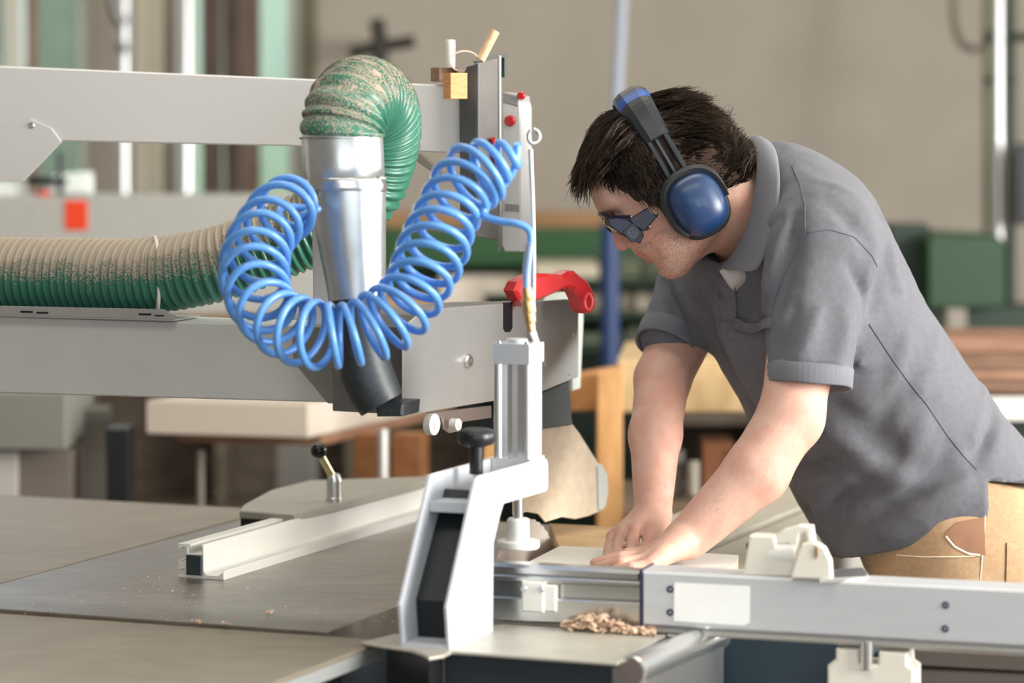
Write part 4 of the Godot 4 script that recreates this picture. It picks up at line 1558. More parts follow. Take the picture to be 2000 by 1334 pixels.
func build_person() -> void:
	var R := look.x; var U := look.y; var T := look.z
	head_o = at(1345, 400, 4.30)
	var ti := deg_to_rad(HEAD_TILT)
	var f0 := -R * cos(ti) - U * sin(ti)
	hu = -R * sin(ti) + U * cos(ti)
	var tu := deg_to_rad(HEAD_TURN)
	hf = f0 * cos(tu) + T * sin(tu)
	hl = T * cos(tu) - f0 * sin(tu)
	var hb := Basis(hf, hu, hl)
	var who := thing("person", Vector3(0.6, 0, -4.4), "man in a grey polo shirt leaning over the saw with both hands on a board", "person")

	# ----- body -----
	var body := Field.new()
	var S1 := at(1600, 480, 4.22); var S2 := at(1392, 520, 4.60)
	var neck0 := at(1500, 430, 4.38)
	body.cap(at(1570, 520, 4.40), at(1790, 900, 4.42), 0.105, 0.11, 0.03)
	body.cap(neck0, S1, 0.062, 0.055, 0.05)
	body.cap(neck0, S2, 0.062, 0.055, 0.05)
	body.cap(hp(-2.2, -1.5, 0), at(1505, 440, 4.38), 0.060, 0.066, 0.03)
	# near arm
	var el := at(1547, 806, 4.14); var mf := at(1478, 922, 4.125); var wr := at(1345, 1050, 4.115)
	body.cap(S1, el, 0.056, 0.0425, 0.03)
	body.cap(el, mf, 0.0430, 0.0430, 0.012)
	body.cap(mf, wr, 0.0430, 0.0300, 0.012)
	body.cap(at(1563, 834, 4.135), at(1557, 824, 4.135), 0.023, 0.022, 0.02)
	# far arm
	var el2 := at(1294, 740, 4.43); var mf2 := at(1280, 850, 4.36); var wr2 := at(1275, 1006, 4.275)
	body.cap(S2, el2, 0.054, 0.0400, 0.03)
	body.cap(el2, mf2, 0.0390, 0.0365, 0.012)
	body.cap(mf2, wr2, 0.0365, 0.0255, 0.012)
	# near (left) hand, flat on the board
	var Y := 0.9365
	var near_f := [
		[on_y(1272, 1076, Y + 0.016), on_y(1228, 1083, Y + 0.016), on_y(1184, 1092, Y + 0.0075), 0.0088, 0.0070],
		[on_y(1264, 1084, Y + 0.016), on_y(1214, 1090, Y + 0.016), on_y(1162, 1100, Y + 0.0075), 0.0090, 0.0072],
		[on_y(1262, 1094, Y + 0.015), on_y(1214, 1099, Y + 0.015), on_y(1168, 1107, Y + 0.0072), 0.0086, 0.0068],
		[on_y(1270, 1104, Y + 0.013), on_y(1234, 1108, Y + 0.012), on_y(1200, 1113, Y + 0.007), 0.0078, 0.0062]]
	for f in near_f:
		body.cap(wr + (f[0] - wr) * 0.25, f[0], 0.0185, 0.0110, 0.012)
		body.cap(f[0], f[1], f[3] + 0.0006, f[3], 0.0025)
		body.cap(f[1], f[1].lerp(f[2], 0.55), f[3], f[4] + 0.0006, 0.002)
		body.cap(f[1].lerp(f[2], 0.55), f[2], f[4] + 0.0006, f[4], 0.002)
	body.cap(on_y(1322, 1068, Y + 0.022), on_y(1284, 1070, Y + 0.014), 0.0150, 0.0112, 0.012)
	body.cap(on_y(1284, 1070, Y + 0.014), on_y(1250, 1074, Y + 0.010), 0.0108, 0.0090, 0.004)
	# far (right) hand, knuckles up and fingertips pressed on the board
	var far_f := [
		[at(1268, 1040, 4.225), at(1266, 1064, 4.185), on_y(1262, 1091, Y + 0.007), 0.0086, 0.0076],
		[at(1241, 1035, 4.232), at(1236, 1060, 4.19), on_y(1230, 1092, Y + 0.007), 0.0088, 0.0078],
		[at(1216, 1038, 4.24), at(1209, 1062, 4.20), on_y(1203, 1092, Y + 0.007), 0.0084, 0.0074],
		[at(1197, 1048, 4.25), at(1190, 1067, 4.215), on_y(1186, 1088, Y + 0.006), 0.0074, 0.0066]]
	for f in far_f:
		body.cap(wr2, f[0], 0.0205, 0.0100, 0.010)
		body.cap(f[0], f[1], f[3] + 0.0008, f[3], 0.0025)
		body.cap(f[1], f[1].lerp(f[2], 0.55), f[3], f[4] + 0.0004, 0.002)
		body.cap(f[1].lerp(f[2], 0.55), f[2], f[4] + 0.0004, f[4], 0.002)
	body.cap(at(1288, 1022, 4.25), at(1294, 1056, 4.20), 0.015, 0.012, 0.012)
	body.cap(at(1294, 1056, 4.20), on_y(1284, 1086, Y + 0.009), 0.0112, 0.0092, 0.005)
	# head
	body.ell(hp(-0.5, 6.3, 0), hb, Vector3(0.0965, 0.088, 0.0765), 0.02)
	body.ell(hp(4.6, 0.3, 0), hb, Vector3(0.0485, 0.068, 0.060), 0.035)
	body.ell(hp(7.0, 8.8, 0), hb, Vector3(0.018, 0.030, 0.050), 0.03)
	body.cap(hp(7.5, -4.5, -0.9), hp(7.5, -4.5, 0.9), 0.0155, 0.0155, 0.022)
	for s: float in [-1.0, 1.0]:
		body.cap(hp(6.9, -4.3, 1.6 * s), hp(0.6, -3.2, 5.2 * s), 0.0150, 0.0145, 0.025)
		body.cap(hp(0.6, -3.2, 5.2 * s), hp(-0.6, 1.6, 6.2 * s), 0.0145, 0.014, 0.02)
		body.cap(hp(7.0, 2.6, 4.3 * s), hp(4.2, 2.9, 5.8 * s), 0.0150, 0.0140, 0.022)
		body.cap(hp(8.6, 7.7, 1.2 * s), hp(7.2, 7.4, 4.6 * s), 0.0085, 0.0085, 0.014)
		body.ell(hp(9.5, 5.4, 3.1 * s), hb, Vector3(0.014, 0.0115, 0.016), 0.012, true)
		body.ell(hp(7.7, 5.4, 3.1 * s), hb, Vector3(0.0120, 0.0120, 0.0125), 0.003)
		body.ell(hp(9.35, 1.55, 1.15 * s), hb, Vector3(0.0085, 0.0065, 0.0062), 0.006)
		body.ell(hp(-0.6, 1.4, 7.4 * s), hb, Vector3(0.018, 0.03, 0.010), 0.008)
		body.cap(hp(8.4, -0.4, 1.9 * s), hp(6.4, -1.9, 3.6 * s), 0.012, 0.012, 0.018)
	body.cap(hp(8.5, 6.6, 0), hp(10.55, 2.85, 0), 0.0066, 0.0078, 0.010)
	body.ell(hp(10.55, 2.15, 0), hb, Vector3(0.0092, 0.0085, 0.0085), 0.006)
	body.cap(hp(9.0, -0.1, -1.3), hp(9.0, -0.1, 1.3), 0.0090, 0.0090, 0.01)
	body.cap(hp(9.30, -0.62, -1.5), hp(9.30, -0.62, 1.5), 0.0056, 0.0056, 0.004)
	body.cap(hp(9.20, -1.85, -1.3), hp(9.20, -1.85, 1.3), 0.0062, 0.0062, 0.004)
	body.cap(hp(9.95, -1.18, -2.4), hp(9.95, -1.18, 2.4), 0.0022, 0.0022, 0.003, true)
	body.cap(hp(9.5, -3.1, -1.6), hp(9.5, -3.1, 1.6), 0.0045, 0.0045, 0.008, true)

	var out := [PackedVector3Array(), PackedVector3Array(), PackedInt32Array()]
	var all_box := AABB(at(1200, 900, 4.4), Vector3.ZERO)
	for p in [at(1120, 200, 4.4), at(1850, 1100, 4.4), Vector3(0.2, Y - 0.02, -4.74), Vector3(0.2, 1, -3.92)]: all_box = all_box.expand(p)
	body.mesh(all_box, 0.0034, out)
	var tone := FastNoiseLite.new()
	tone.seed = 31
	tone.frequency = 22.0
	tone.fractal_octaves = 3
	var lips := hp(9.5, -1.2, 0)
	var cheek := hp(7.4, 1.6, 4.6)
	var nose := hp(10.4, 2.1, 0)
	var skin_tint := func(p: Vector3) -> Color:
		var c := Color(0.60, 0.365, 0.28)
		var n := tone.get_noise_3dv(p)
		c = c.lerp(Color(0.56, 0.27, 0.205), clampf(0.25 + 0.9 * n, 0.0, 0.6))
		var lp := (p - lips)
		if lp.length() < 0.032 and absf(lp.dot(hu)) < 0.0115 and lp.dot(hf) > -0.004: c = c.lerp(Color(0.42, 0.15, 0.13), 0.7)
		c = c.lerp(Color(0.62, 0.23, 0.18), 0.45 * exp(-pow((p - nose).length() / 0.018, 2)) + 0.25 * exp(-pow((p - cheek).length() / 0.03, 2)))
		return c
	var skin_m := material("skin", Color.WHITE, 0.52)
	skin_m.vertex_color_use_as_albedo = true
	skin_m.subsurf_scatter_enabled = true
	skin_m.subsurf_scatter_strength = 0.12
	skin_m.heightmap_enabled = true
	skin_m.heightmap_texture = noise_texture(0.12, 33, Color.BLACK, Color.WHITE, false, 3)
	skin_m.heightmap_scale = 0.05
	skin_m.uv1_triplanar = true
	skin_m.uv1_world_triplanar = true
	skin_m.uv1_scale = Vector3.ONE * 12.0
	var bm := solid("body", out, skin_m, who, skin_tint)
	print("body ", out[0].size())

	body_hair(who, body)
	build_shirt(who)
	build_trousers(who)
	build_hair(who)
	build_headgear()


func body_hair(who: Node3D, body: Field) -> void:
	var rng := RandomNumberGenerator.new()
	rng.seed = 91
	for part_of in ["beard_stubble", "arm_hair"]:
		var V := PackedVector3Array(); var N := PackedVector3Array(); var I := PackedInt32Array(); var C := PackedColorArray()
		for i in (4600 if part_of == "beard_stubble" else 900):
			var u: float; var v: float; var dir: Vector3; var l: float; var r: float
			if part_of == "beard_stubble":
				u = rng.randf_range(1240, 1410); v = rng.randf_range(440, 545)
				dir = (-hu * 0.8 + hf * 0.2 + hl * 0.2).normalized(); l = 0.0010; r = 0.00015
			elif i % 2 == 0:
				var w := rng.randf()
				u = lerpf(1560, 1330, w) + rng.randf_range(-70, 70); v = lerpf(810, 1060, w) + rng.randf_range(-60, 60)
				dir = (look.x * -0.5 - look.y * 0.85).normalized(); l = 0.008; r = 0.00006
			else:
				u = rng.randf_range(1225, 1330); v = rng.randf_range(780, 1000)
				dir = (look.x * -0.35 - look.y * 0.9).normalized(); l = 0.008; r = 0.00006
			var p := on_field(body, u, v)
			if p == Vector3.ZERO or p.distance_to(EYE) > 4.6: continue
			var q := p - head_o
			if part_of == "beard_stubble":
				var f := q.dot(hf) * 100.0; var h := q.dot(hu) * 100.0
				if h > 0.4 + (f - 8.0) * 0.1 or h < -6.6 or f < -0.5: continue
				if h > -2.2 and f > 8.2 and h < -0.2: continue
			var n := normal_of(body, p)
			var d := (dir - n * dir.dot(n) + n * 0.35 + Vector3(rng.randfn(), rng.randfn(), rng.randfn()) * 0.25).normalized()
			var pts := PackedVector3Array()
			for k in 4: pts.append(p + d * l * k / 3.0 - n * 0.0006 * pow(k / 3.0, 2))
			add_strand(V, N, I, C, pts, r, Color(0.16, 0.09, 0.055))
		var m := material("fine_hair", Color.WHITE, 0.6)
		m.vertex_color_use_as_albedo = true
		var o := solid(part_of, [V, N, I], m, who, func(_p: Vector3) -> Color: return Color(0.22, 0.13, 0.085))
		o.set_meta("kind", "stuff")


func build_shirt(who: Node3D) -> void:
	var shirt := Field.new()
	var L := Vector3(0.372, 0.073, 0.925)
	var A := Vector3(-0.444, 0.889, 0.108)
	var tb := Basis(L, A, L.cross(A)).orthonormalized()
	shirt.ell(at(1545, 470, 4.40), tb, Vector3(0.175, 0.130, 0.115), 0.05)
	shirt.ell(at(1560, 580, 4.40), tb, Vector3(0.195, 0.190, 0.130), 0.05)
	shirt.ell(at(1630, 700, 4.41), tb, Vector3(0.180, 0.190, 0.138), 0.05)
	var tb2 := Basis(Vector3.UP, deg_to_rad(-8)) * tb
	shirt.ell(at(1728, 860, 4.42), tb2, Vector3(0.172, 0.190, 0.146), 0.06)
	shirt.ell(at(1815, 985, 4.43), tb2, Vector3(0.176, 0.190, 0.146), 0.06)
	shirt.ell(at(1900, 1050, 4.44), tb2, Vector3(0.178, 0.18, 0.13), 0.05)
	# shoulders and sleeves
	shirt.cap(at(1515, 375, 4.37), at(1598, 470, 4.23), 0.058, 0.070, 0.05)
	shirt.cap(at(1488, 400, 4.44), at(1392, 515, 4.59), 0.055, 0.066, 0.05)
	shirt.cap(at(1600, 478, 4.215), at(1582, 728, 4.15), 0.074, 0.0575, 0.045)
	shirt.cap(at(1394, 515, 4.585), at(1306, 655, 4.465), 0.070, 0.0430, 0.045)
	# neck opening
	shirt.cap(hp(-3.0, -1.5, 0), at(1462, 455, 4.36), 0.068, 0.066, 0.015, true)
	# hem with a slit at the side
	var R := look.x; var U := look.y
	var front := plane_px(1640, 1106, 1922, 1024)
	var back := plane_px(1922, 938, 2010, 946)
	var slit := Plane(R, at(1922, 1000, 4.3))
	shirt.cuts.append([front, Plane(-slit.normal, -slit.d)])
	shirt.cuts.append([back, slit])
	# sleeve ends
	shirt.cuts.append([plane_dir(at(1580, 738, 4.15), at(1582, 728, 4.15) - at(1600, 478, 4.215)), Plane(U * -1.0, at(1500, 690, 4.2)), Plane(look.z, at(1500, 690, 4.222)), Plane(R * -1.0, at(1690, 700, 4.2))])
	# folds, measured on the plain surface
	var folds := [
		[1530, 420, 1500, 560, 0.006, 0.014], [1500, 560, 1496, 700, 0.004, 0.012], [1555, 470, 1520, 600, -0.007, 0.012], [1590, 520, 1530, 640, 0.004, 0.016],
		[1640, 560, 1600, 700, -0.003, 0.018], [1660, 640, 1640, 720, 0.003, 0.012], [1480, 540, 1440, 640, -0.006, 0.014], [1450, 560, 1410, 650, 0.005, 0.012],
		[1690, 560, 1710, 480, 0.006, 0.014], [1700, 600, 1730, 500, -0.005, 0.012], [1720, 430, 1755, 560, 0.005, 0.012], [1745, 420, 1785, 560, 0.004, 0.010],
		[1770, 660, 1740, 760, 0.004, 0.012], [1830, 650, 1800, 760, 0.004, 0.010], [1872, 655, 1862, 770, 0.007, 0.012], [1890, 700, 1886, 830, -0.005, 0.012],
		[1960, 790, 1922, 930, 0.009, 0.012], [1940, 800, 1900, 900, -0.006, 0.014], [1920, 760, 1906, 860, 0.005, 0.010],
		[1640, 800, 1790, 910, -0.006, 0.020], [1620, 850, 1740, 930, 0.004, 0.018],
		[1570, 1000, 1700, 950, -0.006, 0.014], [1576, 1020, 1730, 975, 0.006, 0.014], [1590, 1050, 1760, 1000, -0.006, 0.014], [1700, 1010, 1860, 920, -0.007, 0.016], [1720, 1040, 1880, 950, 0.006, 0.016],
		[1560, 950, 1650, 930, 0.005, 0.012], [1550, 930, 1640, 900, -0.005, 0.012], [1600, 1080, 1650, 1040, 0.005, 0.012],
		[1380, 600, 1440, 760, -0.006, 0.016], [1400, 590, 1480, 780, 0.006, 0.014], [1440, 680, 1540, 880, 0.005, 0.014], [1420, 700, 1520, 890, -0.004, 0.014],
		[1275, 560, 1300, 640, 0.006, 0.012], [1300, 550, 1335, 640, -0.006, 0.012], [1262, 580, 1280, 640, -0.004, 0.010], [1320, 540, 1360, 620, 0.005, 0.012],
		[1556, 420, 1520, 520, -0.006, 0.008], [1540, 440, 1500, 560, 0.006, 0.008], [1525, 430, 1480, 560, -0.006, 0.009], [1690, 600, 1660, 520, -0.004, 0.010],
		[1530, 640, 1512, 700, -0.005, 0.010], [1600, 610, 1570, 690, 0.004, 0.010], [1562, 560, 1530, 690, -0.004, 0.009], [1700, 700, 1640, 760, 0.004, 0.012], [1750, 770, 1700, 860, -0.004, 0.014], [1800, 830, 1760, 930, 0.005, 0.013], [1850, 880, 1800, 960, -0.005, 0.012], [1610, 930, 1600, 1010, 0.006, 0.012], [1650, 960, 1640, 1060, -0.005, 0.011], [1690, 900, 1600, 960, 0.005, 0.010], [1500, 800, 1560, 900, -0.006, 0.010], [1470, 470, 1420, 560, 0.005, 0.010], [1640, 370, 1700, 430, 0.004, 0.012], [1620, 400, 1690, 470, -0.004, 0.012]]
	var fa := PackedVector3Array(); var fb := PackedVector3Array()
	for f in folds:
		fa.append(on_field(shirt, f[0], f[1]))
		fb.append(on_field(shirt, f[2], f[3]))
	for i in folds.size():
		if fa[i] == Vector3.ZERO or fb[i] == Vector3.ZERO or fa[i].distance_to(fb[i]) > 0.3: continue
		shirt.fold_a.append(fa[i]); shirt.fold_b.append(fb[i]); shirt.fold_h.append(folds[i][4] * 2.6); shirt.fold_w.append(folds[i][5])
	var nz := FastNoiseLite.new()
	nz.seed = 17
	nz.frequency = 9.0
	nz.fractal_octaves = 3
	shirt.ripple = nz
	shirt.ripple_h = 0.0045
	var out := [PackedVector3Array(), PackedVector3Array(), PackedInt32Array()]
	var bx := AABB(at(1230, 700, 4.4), Vector3.ZERO)
	for p in [at(1600, 250, 4.4), at(2150, 1150, 4.4), Vector3(0.2, 1, -4.74), Vector3(0.2, 1, -4.05)]: bx = bx.expand(p)
	shirt.mesh(bx, 0.0056, out)
	print("shirt ", out[0].size(), " folds ", shirt.fold_a.size(), " of ", folds.size())
	var cloth := material("polo_cloth", c8(101, 101, 107), 0.85)
	cloth.rim_enabled = true
	cloth.rim = 0.35
	cloth.rim_tint = 0.6
	cloth.albedo_texture = noise_texture(0.02, 35, Color(0.86, 0.86, 0.86), Color(1, 1, 1), false, 5)
	cloth.heightmap_enabled = true
	cloth.heightmap_texture = noise_texture(0.25, 36, Color.BLACK, Color.WHITE, false, 2)
	cloth.heightmap_scale = 0.06
	cloth.uv1_triplanar = true
	cloth.uv1_world_triplanar = true
	cloth.uv1_scale = Vector3.ONE * 9.0
	var sh := solid("polo_shirt", out, cloth, who)
	sh.set_meta("label", "grey polo shirt")
	var seam_m := material("seam_thread", c8(86, 87, 94), 0.9)
	# seams follow the surface
	var n := 0
	for s in [[[1572, 455], [1620, 448], [1668, 462], [1704, 500], [1722, 540], [1722, 580], [1708, 606]], [[1697, 632], [1735, 690], [1770, 740], [1810, 790], [1850, 850], [1886, 895], [1914, 924]], [[1572, 455], [1552, 500], [1530, 540], [1512, 590], [1500, 640]], [[1546, 322], [1562, 360], [1572, 400], [1572, 455]]]:
		trace_line(shirt, s, "seam", seam_m, sh, 0.0011)
	# cuffs: hollow ribbed bands round the arms
	var cuff_m := material("cuff_rib", c8(105, 105, 111), 0.85)
	cuff_m.rim_enabled = true
	cuff_m.rim = 0.3
	cuff(sh, at(1583, 714, 4.151), at(1580, 755, 4.148), 0.0572, 0.0574, 0.0500, cuff_m, at(1560, 830, 4.14))
	cuff(sh, at(1310, 644, 4.468), at(1298, 678, 4.452), 0.0432, 0.0440, 0.0420, cuff_m, at(1294, 740, 4.43))
	# collar: a folded sheet round the neck
	var inner := [[1432, 352, 4.44], [1452, 300, 4.40], [1462, 272, 4.35], [1474, 290, 4.29], [1478, 330, 4.25], [1472, 380, 4.232], [1462, 430, 4.226], [1444, 474, 4.232], [1424, 504, 4.248], [1408, 522, 4.27]]
	var outer := [[1440, 360, 4.47], [1466, 306, 4.44], [1486, 272, 4.37], [1512, 288, 4.29], [1522, 332, 4.225], [1522, 384, 4.195], [1514, 440, 4.178], [1498, 488, 4.178], [1475, 528, 4.190], [1445, 525, 4.215]]
	var st := begin()
	var rows := []
	for i in inner.size():
		var p: Vector3 = at(inner[i][0], inner[i][1], inner[i][2])
		var q: Vector3 = at(outer[i][0], outer[i][1], outer[i][2])
		var ring := PackedVector3Array()
		var t := (q - p)
		var out_dir := (p - at(1440, 420, 4.36)).normalized()
		for j in 7:
			var w := j / 6.0
			ring.append(p + t * w + out_dir * 0.0045 * sin(w * PI) + out_dir * 0.0010)
		for j in 7:
			var w := 1.0 - j / 6.0
			ring.append(p + t * w + out_dir * 0.0045 * sin(w * PI) - out_dir * 0.0012)
		rows.append(ring)
	var dense := []
	for i in (rows.size() - 1) * 4 + 1:
		var s := i / 4.0
		var a := mini(int(s), rows.size() - 2)
		var w := s - a
		var r0: PackedVector3Array = rows[maxi(a - 1, 0)]; var r1: PackedVector3Array = rows[a]; var r2: PackedVector3Array = rows[a + 1]; var r3: PackedVector3Array = rows[mini(a + 2, rows.size() - 1)]
		var ring := PackedVector3Array()
		for j in r1.size(): ring.append(r1[j].cubic_interpolate(r2[j], r0[j], r3[j], w))
		dense.append(ring)
	skin(st, dense)
	part("collar", st, cuff_m, sh)
	# button placket with a button, pocket welt
	patch(shirt, [[1400, 548], [1424, 530], [1440, 545], [1438, 616], [1432, 622], [1402, 622], [1396, 600]], 0.0042, "placket", cloth, sh)
	var bp := on_field(shirt, 1411, 574)
	var bn := normal_of(shirt, bp)
	st = begin()
	var bt := aim(bp + bn * 0.004, bp + bn)
	lathe(st, [0.0056, 0.0, 0.0062, 0.0008, 0.0062, 0.0018, 0.0052, 0.0026, 0.0046, 0.0018, 0.0012, 0.0016], bt, 22)
	part("button", st, material("button_slate", c8(74, 76, 90), 0.35), sh)
	patch(shirt, [[1433, 616], [1450, 622], [1462, 632], [1480, 630], [1506, 622], [1506, 640], [1470, 650], [1440, 642], [1434, 636]], 0.0050, "pocket_welt", cloth, sh)
	trace_line(shirt, [[1436, 641], [1456, 648], [1480, 648], [1504, 640]], "pocket_stitch", seam_m, sh, 0.0008)
	# pale undershirt showing in the neck opening
	st = begin()
	var us := []
	for k in [[1405, 530, 4.275], [1422, 512, 4.262], [1442, 486, 4.256], [1456, 450, 4.262]]:
		var p: Vector3 = at(k[0], k[1], k[2])
		us.append(PackedVector3Array([p, p + Vector3(0.012, -0.012, 0.004), p + Vector3(0.022, -0.030, -0.004), p + Vector3(0.02, -0.03, -0.012)]))
	skin(st, us)
	part("undershirt", st, material("undershirt_pale", c8(196, 190, 188), 0.9), sh)


func plane_px(u1: float, v1: float, u2: float, v2: float) -> Plane:       # the side below the line is outside
	var d := (at(u2, v2, 4.3) - at(u1, v1, 4.3)).normalized()
	var n := look.z.cross(d).normalized()
	if n.dot(look.y) > 0: n = -n
	return Plane(n, at(u1, v1, 4.3))

func plane_dir(p: Vector3, d: Vector3) -> Plane:
	return Plane(d.normalized(), p)

func on_field(f: Field, u: float, v: float) -> Vector3:
	var d := ray(u, v)
	var s := f.hit(EYE, d, 3.9)
	return EYE + d.normalized() * s if s > 0 else Vector3.ZERO

func normal_of(f: Field, p: Vector3) -> Vector3:
	var e := 0.002
	return Vector3(f.dist(p + Vector3(e, 0, 0), f.all) - f.dist(p - Vector3(e, 0, 0), f.all), f.dist(p + Vector3(0, e, 0), f.all) - f.dist(p - Vector3(0, e, 0), f.all), f.dist(p + Vector3(0, 0, e), f.all) - f.dist(p - Vector3(0, 0, e), f.all)).normalized()

func trace_line(f: Field, px: Array, called: String, m: Material, parent: Node3D, r: float) -> void:
	var pts := PackedVector3Array()
	for i in px.size() - 1:
		var k := maxi(2, int(Vector2(px[i][0], px[i][1]).distance_to(Vector2(px[i + 1][0], px[i + 1][1])) / 6.0))
		for j in k:
			var w := float(j) / k
			var p := on_field(f, lerpf(px[i][0], px[i + 1][0], w), lerpf(px[i][1], px[i + 1][1], w))
			if p != Vector3.ZERO and (pts.is_empty() or p.distance_to(pts[pts.size() - 1]) < 0.03): pts.append(p)
	if pts.size() < 3: return
	var soft := PackedVector3Array()
	for i in pts.size(): soft.append((pts[maxi(i - 1, 0)] + pts[i] * 2.0 + pts[mini(i + 1, pts.size() - 1)]) * 0.25)
	var st := begin()
	tube(st, soft, r, 6)
	part(called, st, m, parent)

# thin piece of cloth lying on a surface; outline in pixels
func patch(f: Field, px: Array, lift: float, called: String, m: Material, parent: Node3D) -> void:
	var ring := PackedVector2Array()
	for p in px: ring.append(Vector2(p[0], p[1]))
	var st := begin()
	var lo := ring[0]; var hi := ring[0]
	for p in ring:
		lo = lo.min(p); hi = hi.max(p)
	var pieces := []
	var step := 9.0
	var y := lo.y
	while y < hi.y:
		var x := lo.x
		while x < hi.x:
			var cell := PackedVector2Array([Vector2(x, y), Vector2(x + step, y), Vector2(x + step, y + step), Vector2(x, y + step)])
			pieces.append_array(Geometry2D.intersect_polygons(cell, ring))
			x += step
		y += step
	smooth_id += 1
	var cache := {}
	for pc in pieces:
		var idx := Geometry2D.triangulate_polygon(pc)
		for t in range(0, idx.size(), 3):
			var w := []
			for j in 3:
				var q: Vector2 = pc[idx[t + j]].snapped(Vector2(0.05, 0.05))
				if not cache.has(q):
					var h := on_field(f, q.x, q.y)
					cache[q] = [h, normal_of(f, h)]
				w.append(cache[q])
			if w[0][0] == Vector3.ZERO or w[1][0] == Vector3.ZERO or w[2][0] == Vector3.ZERO: continue
			st.set_smooth_group(smooth_id)
			tri(st, w[0][0] + w[0][1] * lift, w[1][0] + w[1][1] * lift, w[2][0] + w[2][1] * lift)
	# rim
	st.set_smooth_group(-1)
	for i in ring.size():
		var k := maxi(1, int(ring[i].distance_to(ring[(i + 1) % ring.size()]) / step))
		for j in k:
			var q0 := ring[i].lerp(ring[(i + 1) % ring.size()], float(j) / k)
			var q1 := ring[i].lerp(ring[(i + 1) % ring.size()], float(j + 1) / k)
			var a := on_field(f, q0.x, q0.y); var b := on_field(f, q1.x, q1.y)
			if a == Vector3.ZERO or b == Vector3.ZERO: continue
			quad(st, a + normal_of(f, a) * lift, b + normal_of(f, b) * lift, b - normal_of(f, b) * 0.002, a - normal_of(f, a) * 0.002)
	part(called, st, m, parent)

func cuff(parent: Node3D, a: Vector3, b: Vector3, r1: float, r2: float, r_in: float, m: Material, arm_to: Vector3) -> void:
	var t := aim(a, b)
	var l := a.distance_to(b)
	var rings := []
	for s in [[r1 - 0.002, 0.0], [r1 + 0.0012, 0.002], [r1 + 0.0016, l * 0.08], [(r1 + r2) * 0.5 + 0.0012, l * 0.5], [r2 + 0.001, l - 0.002], [r2, l], [r2 - 0.0025, l - 0.0005], [r2 - 0.004, l - 0.006], [r2 - 0.006, l * 0.5]]:
		var ring := PackedVector3Array()
		for i in 120:
			var w := TAU * i / 120
			var rr: float = s[0] + (0.0004 * sin(i * TAU / 2.5) if s[1] > l * 0.05 else 0.0)
			ring.append(t * Vector3(cos(w) * rr, s[1] + 0.0012 * sin(w * 3.0), sin(w) * rr))
		rings.append(ring)
	var st := begin()
	skin(st, rings, false, false)
	part("cuff", st, m, parent)


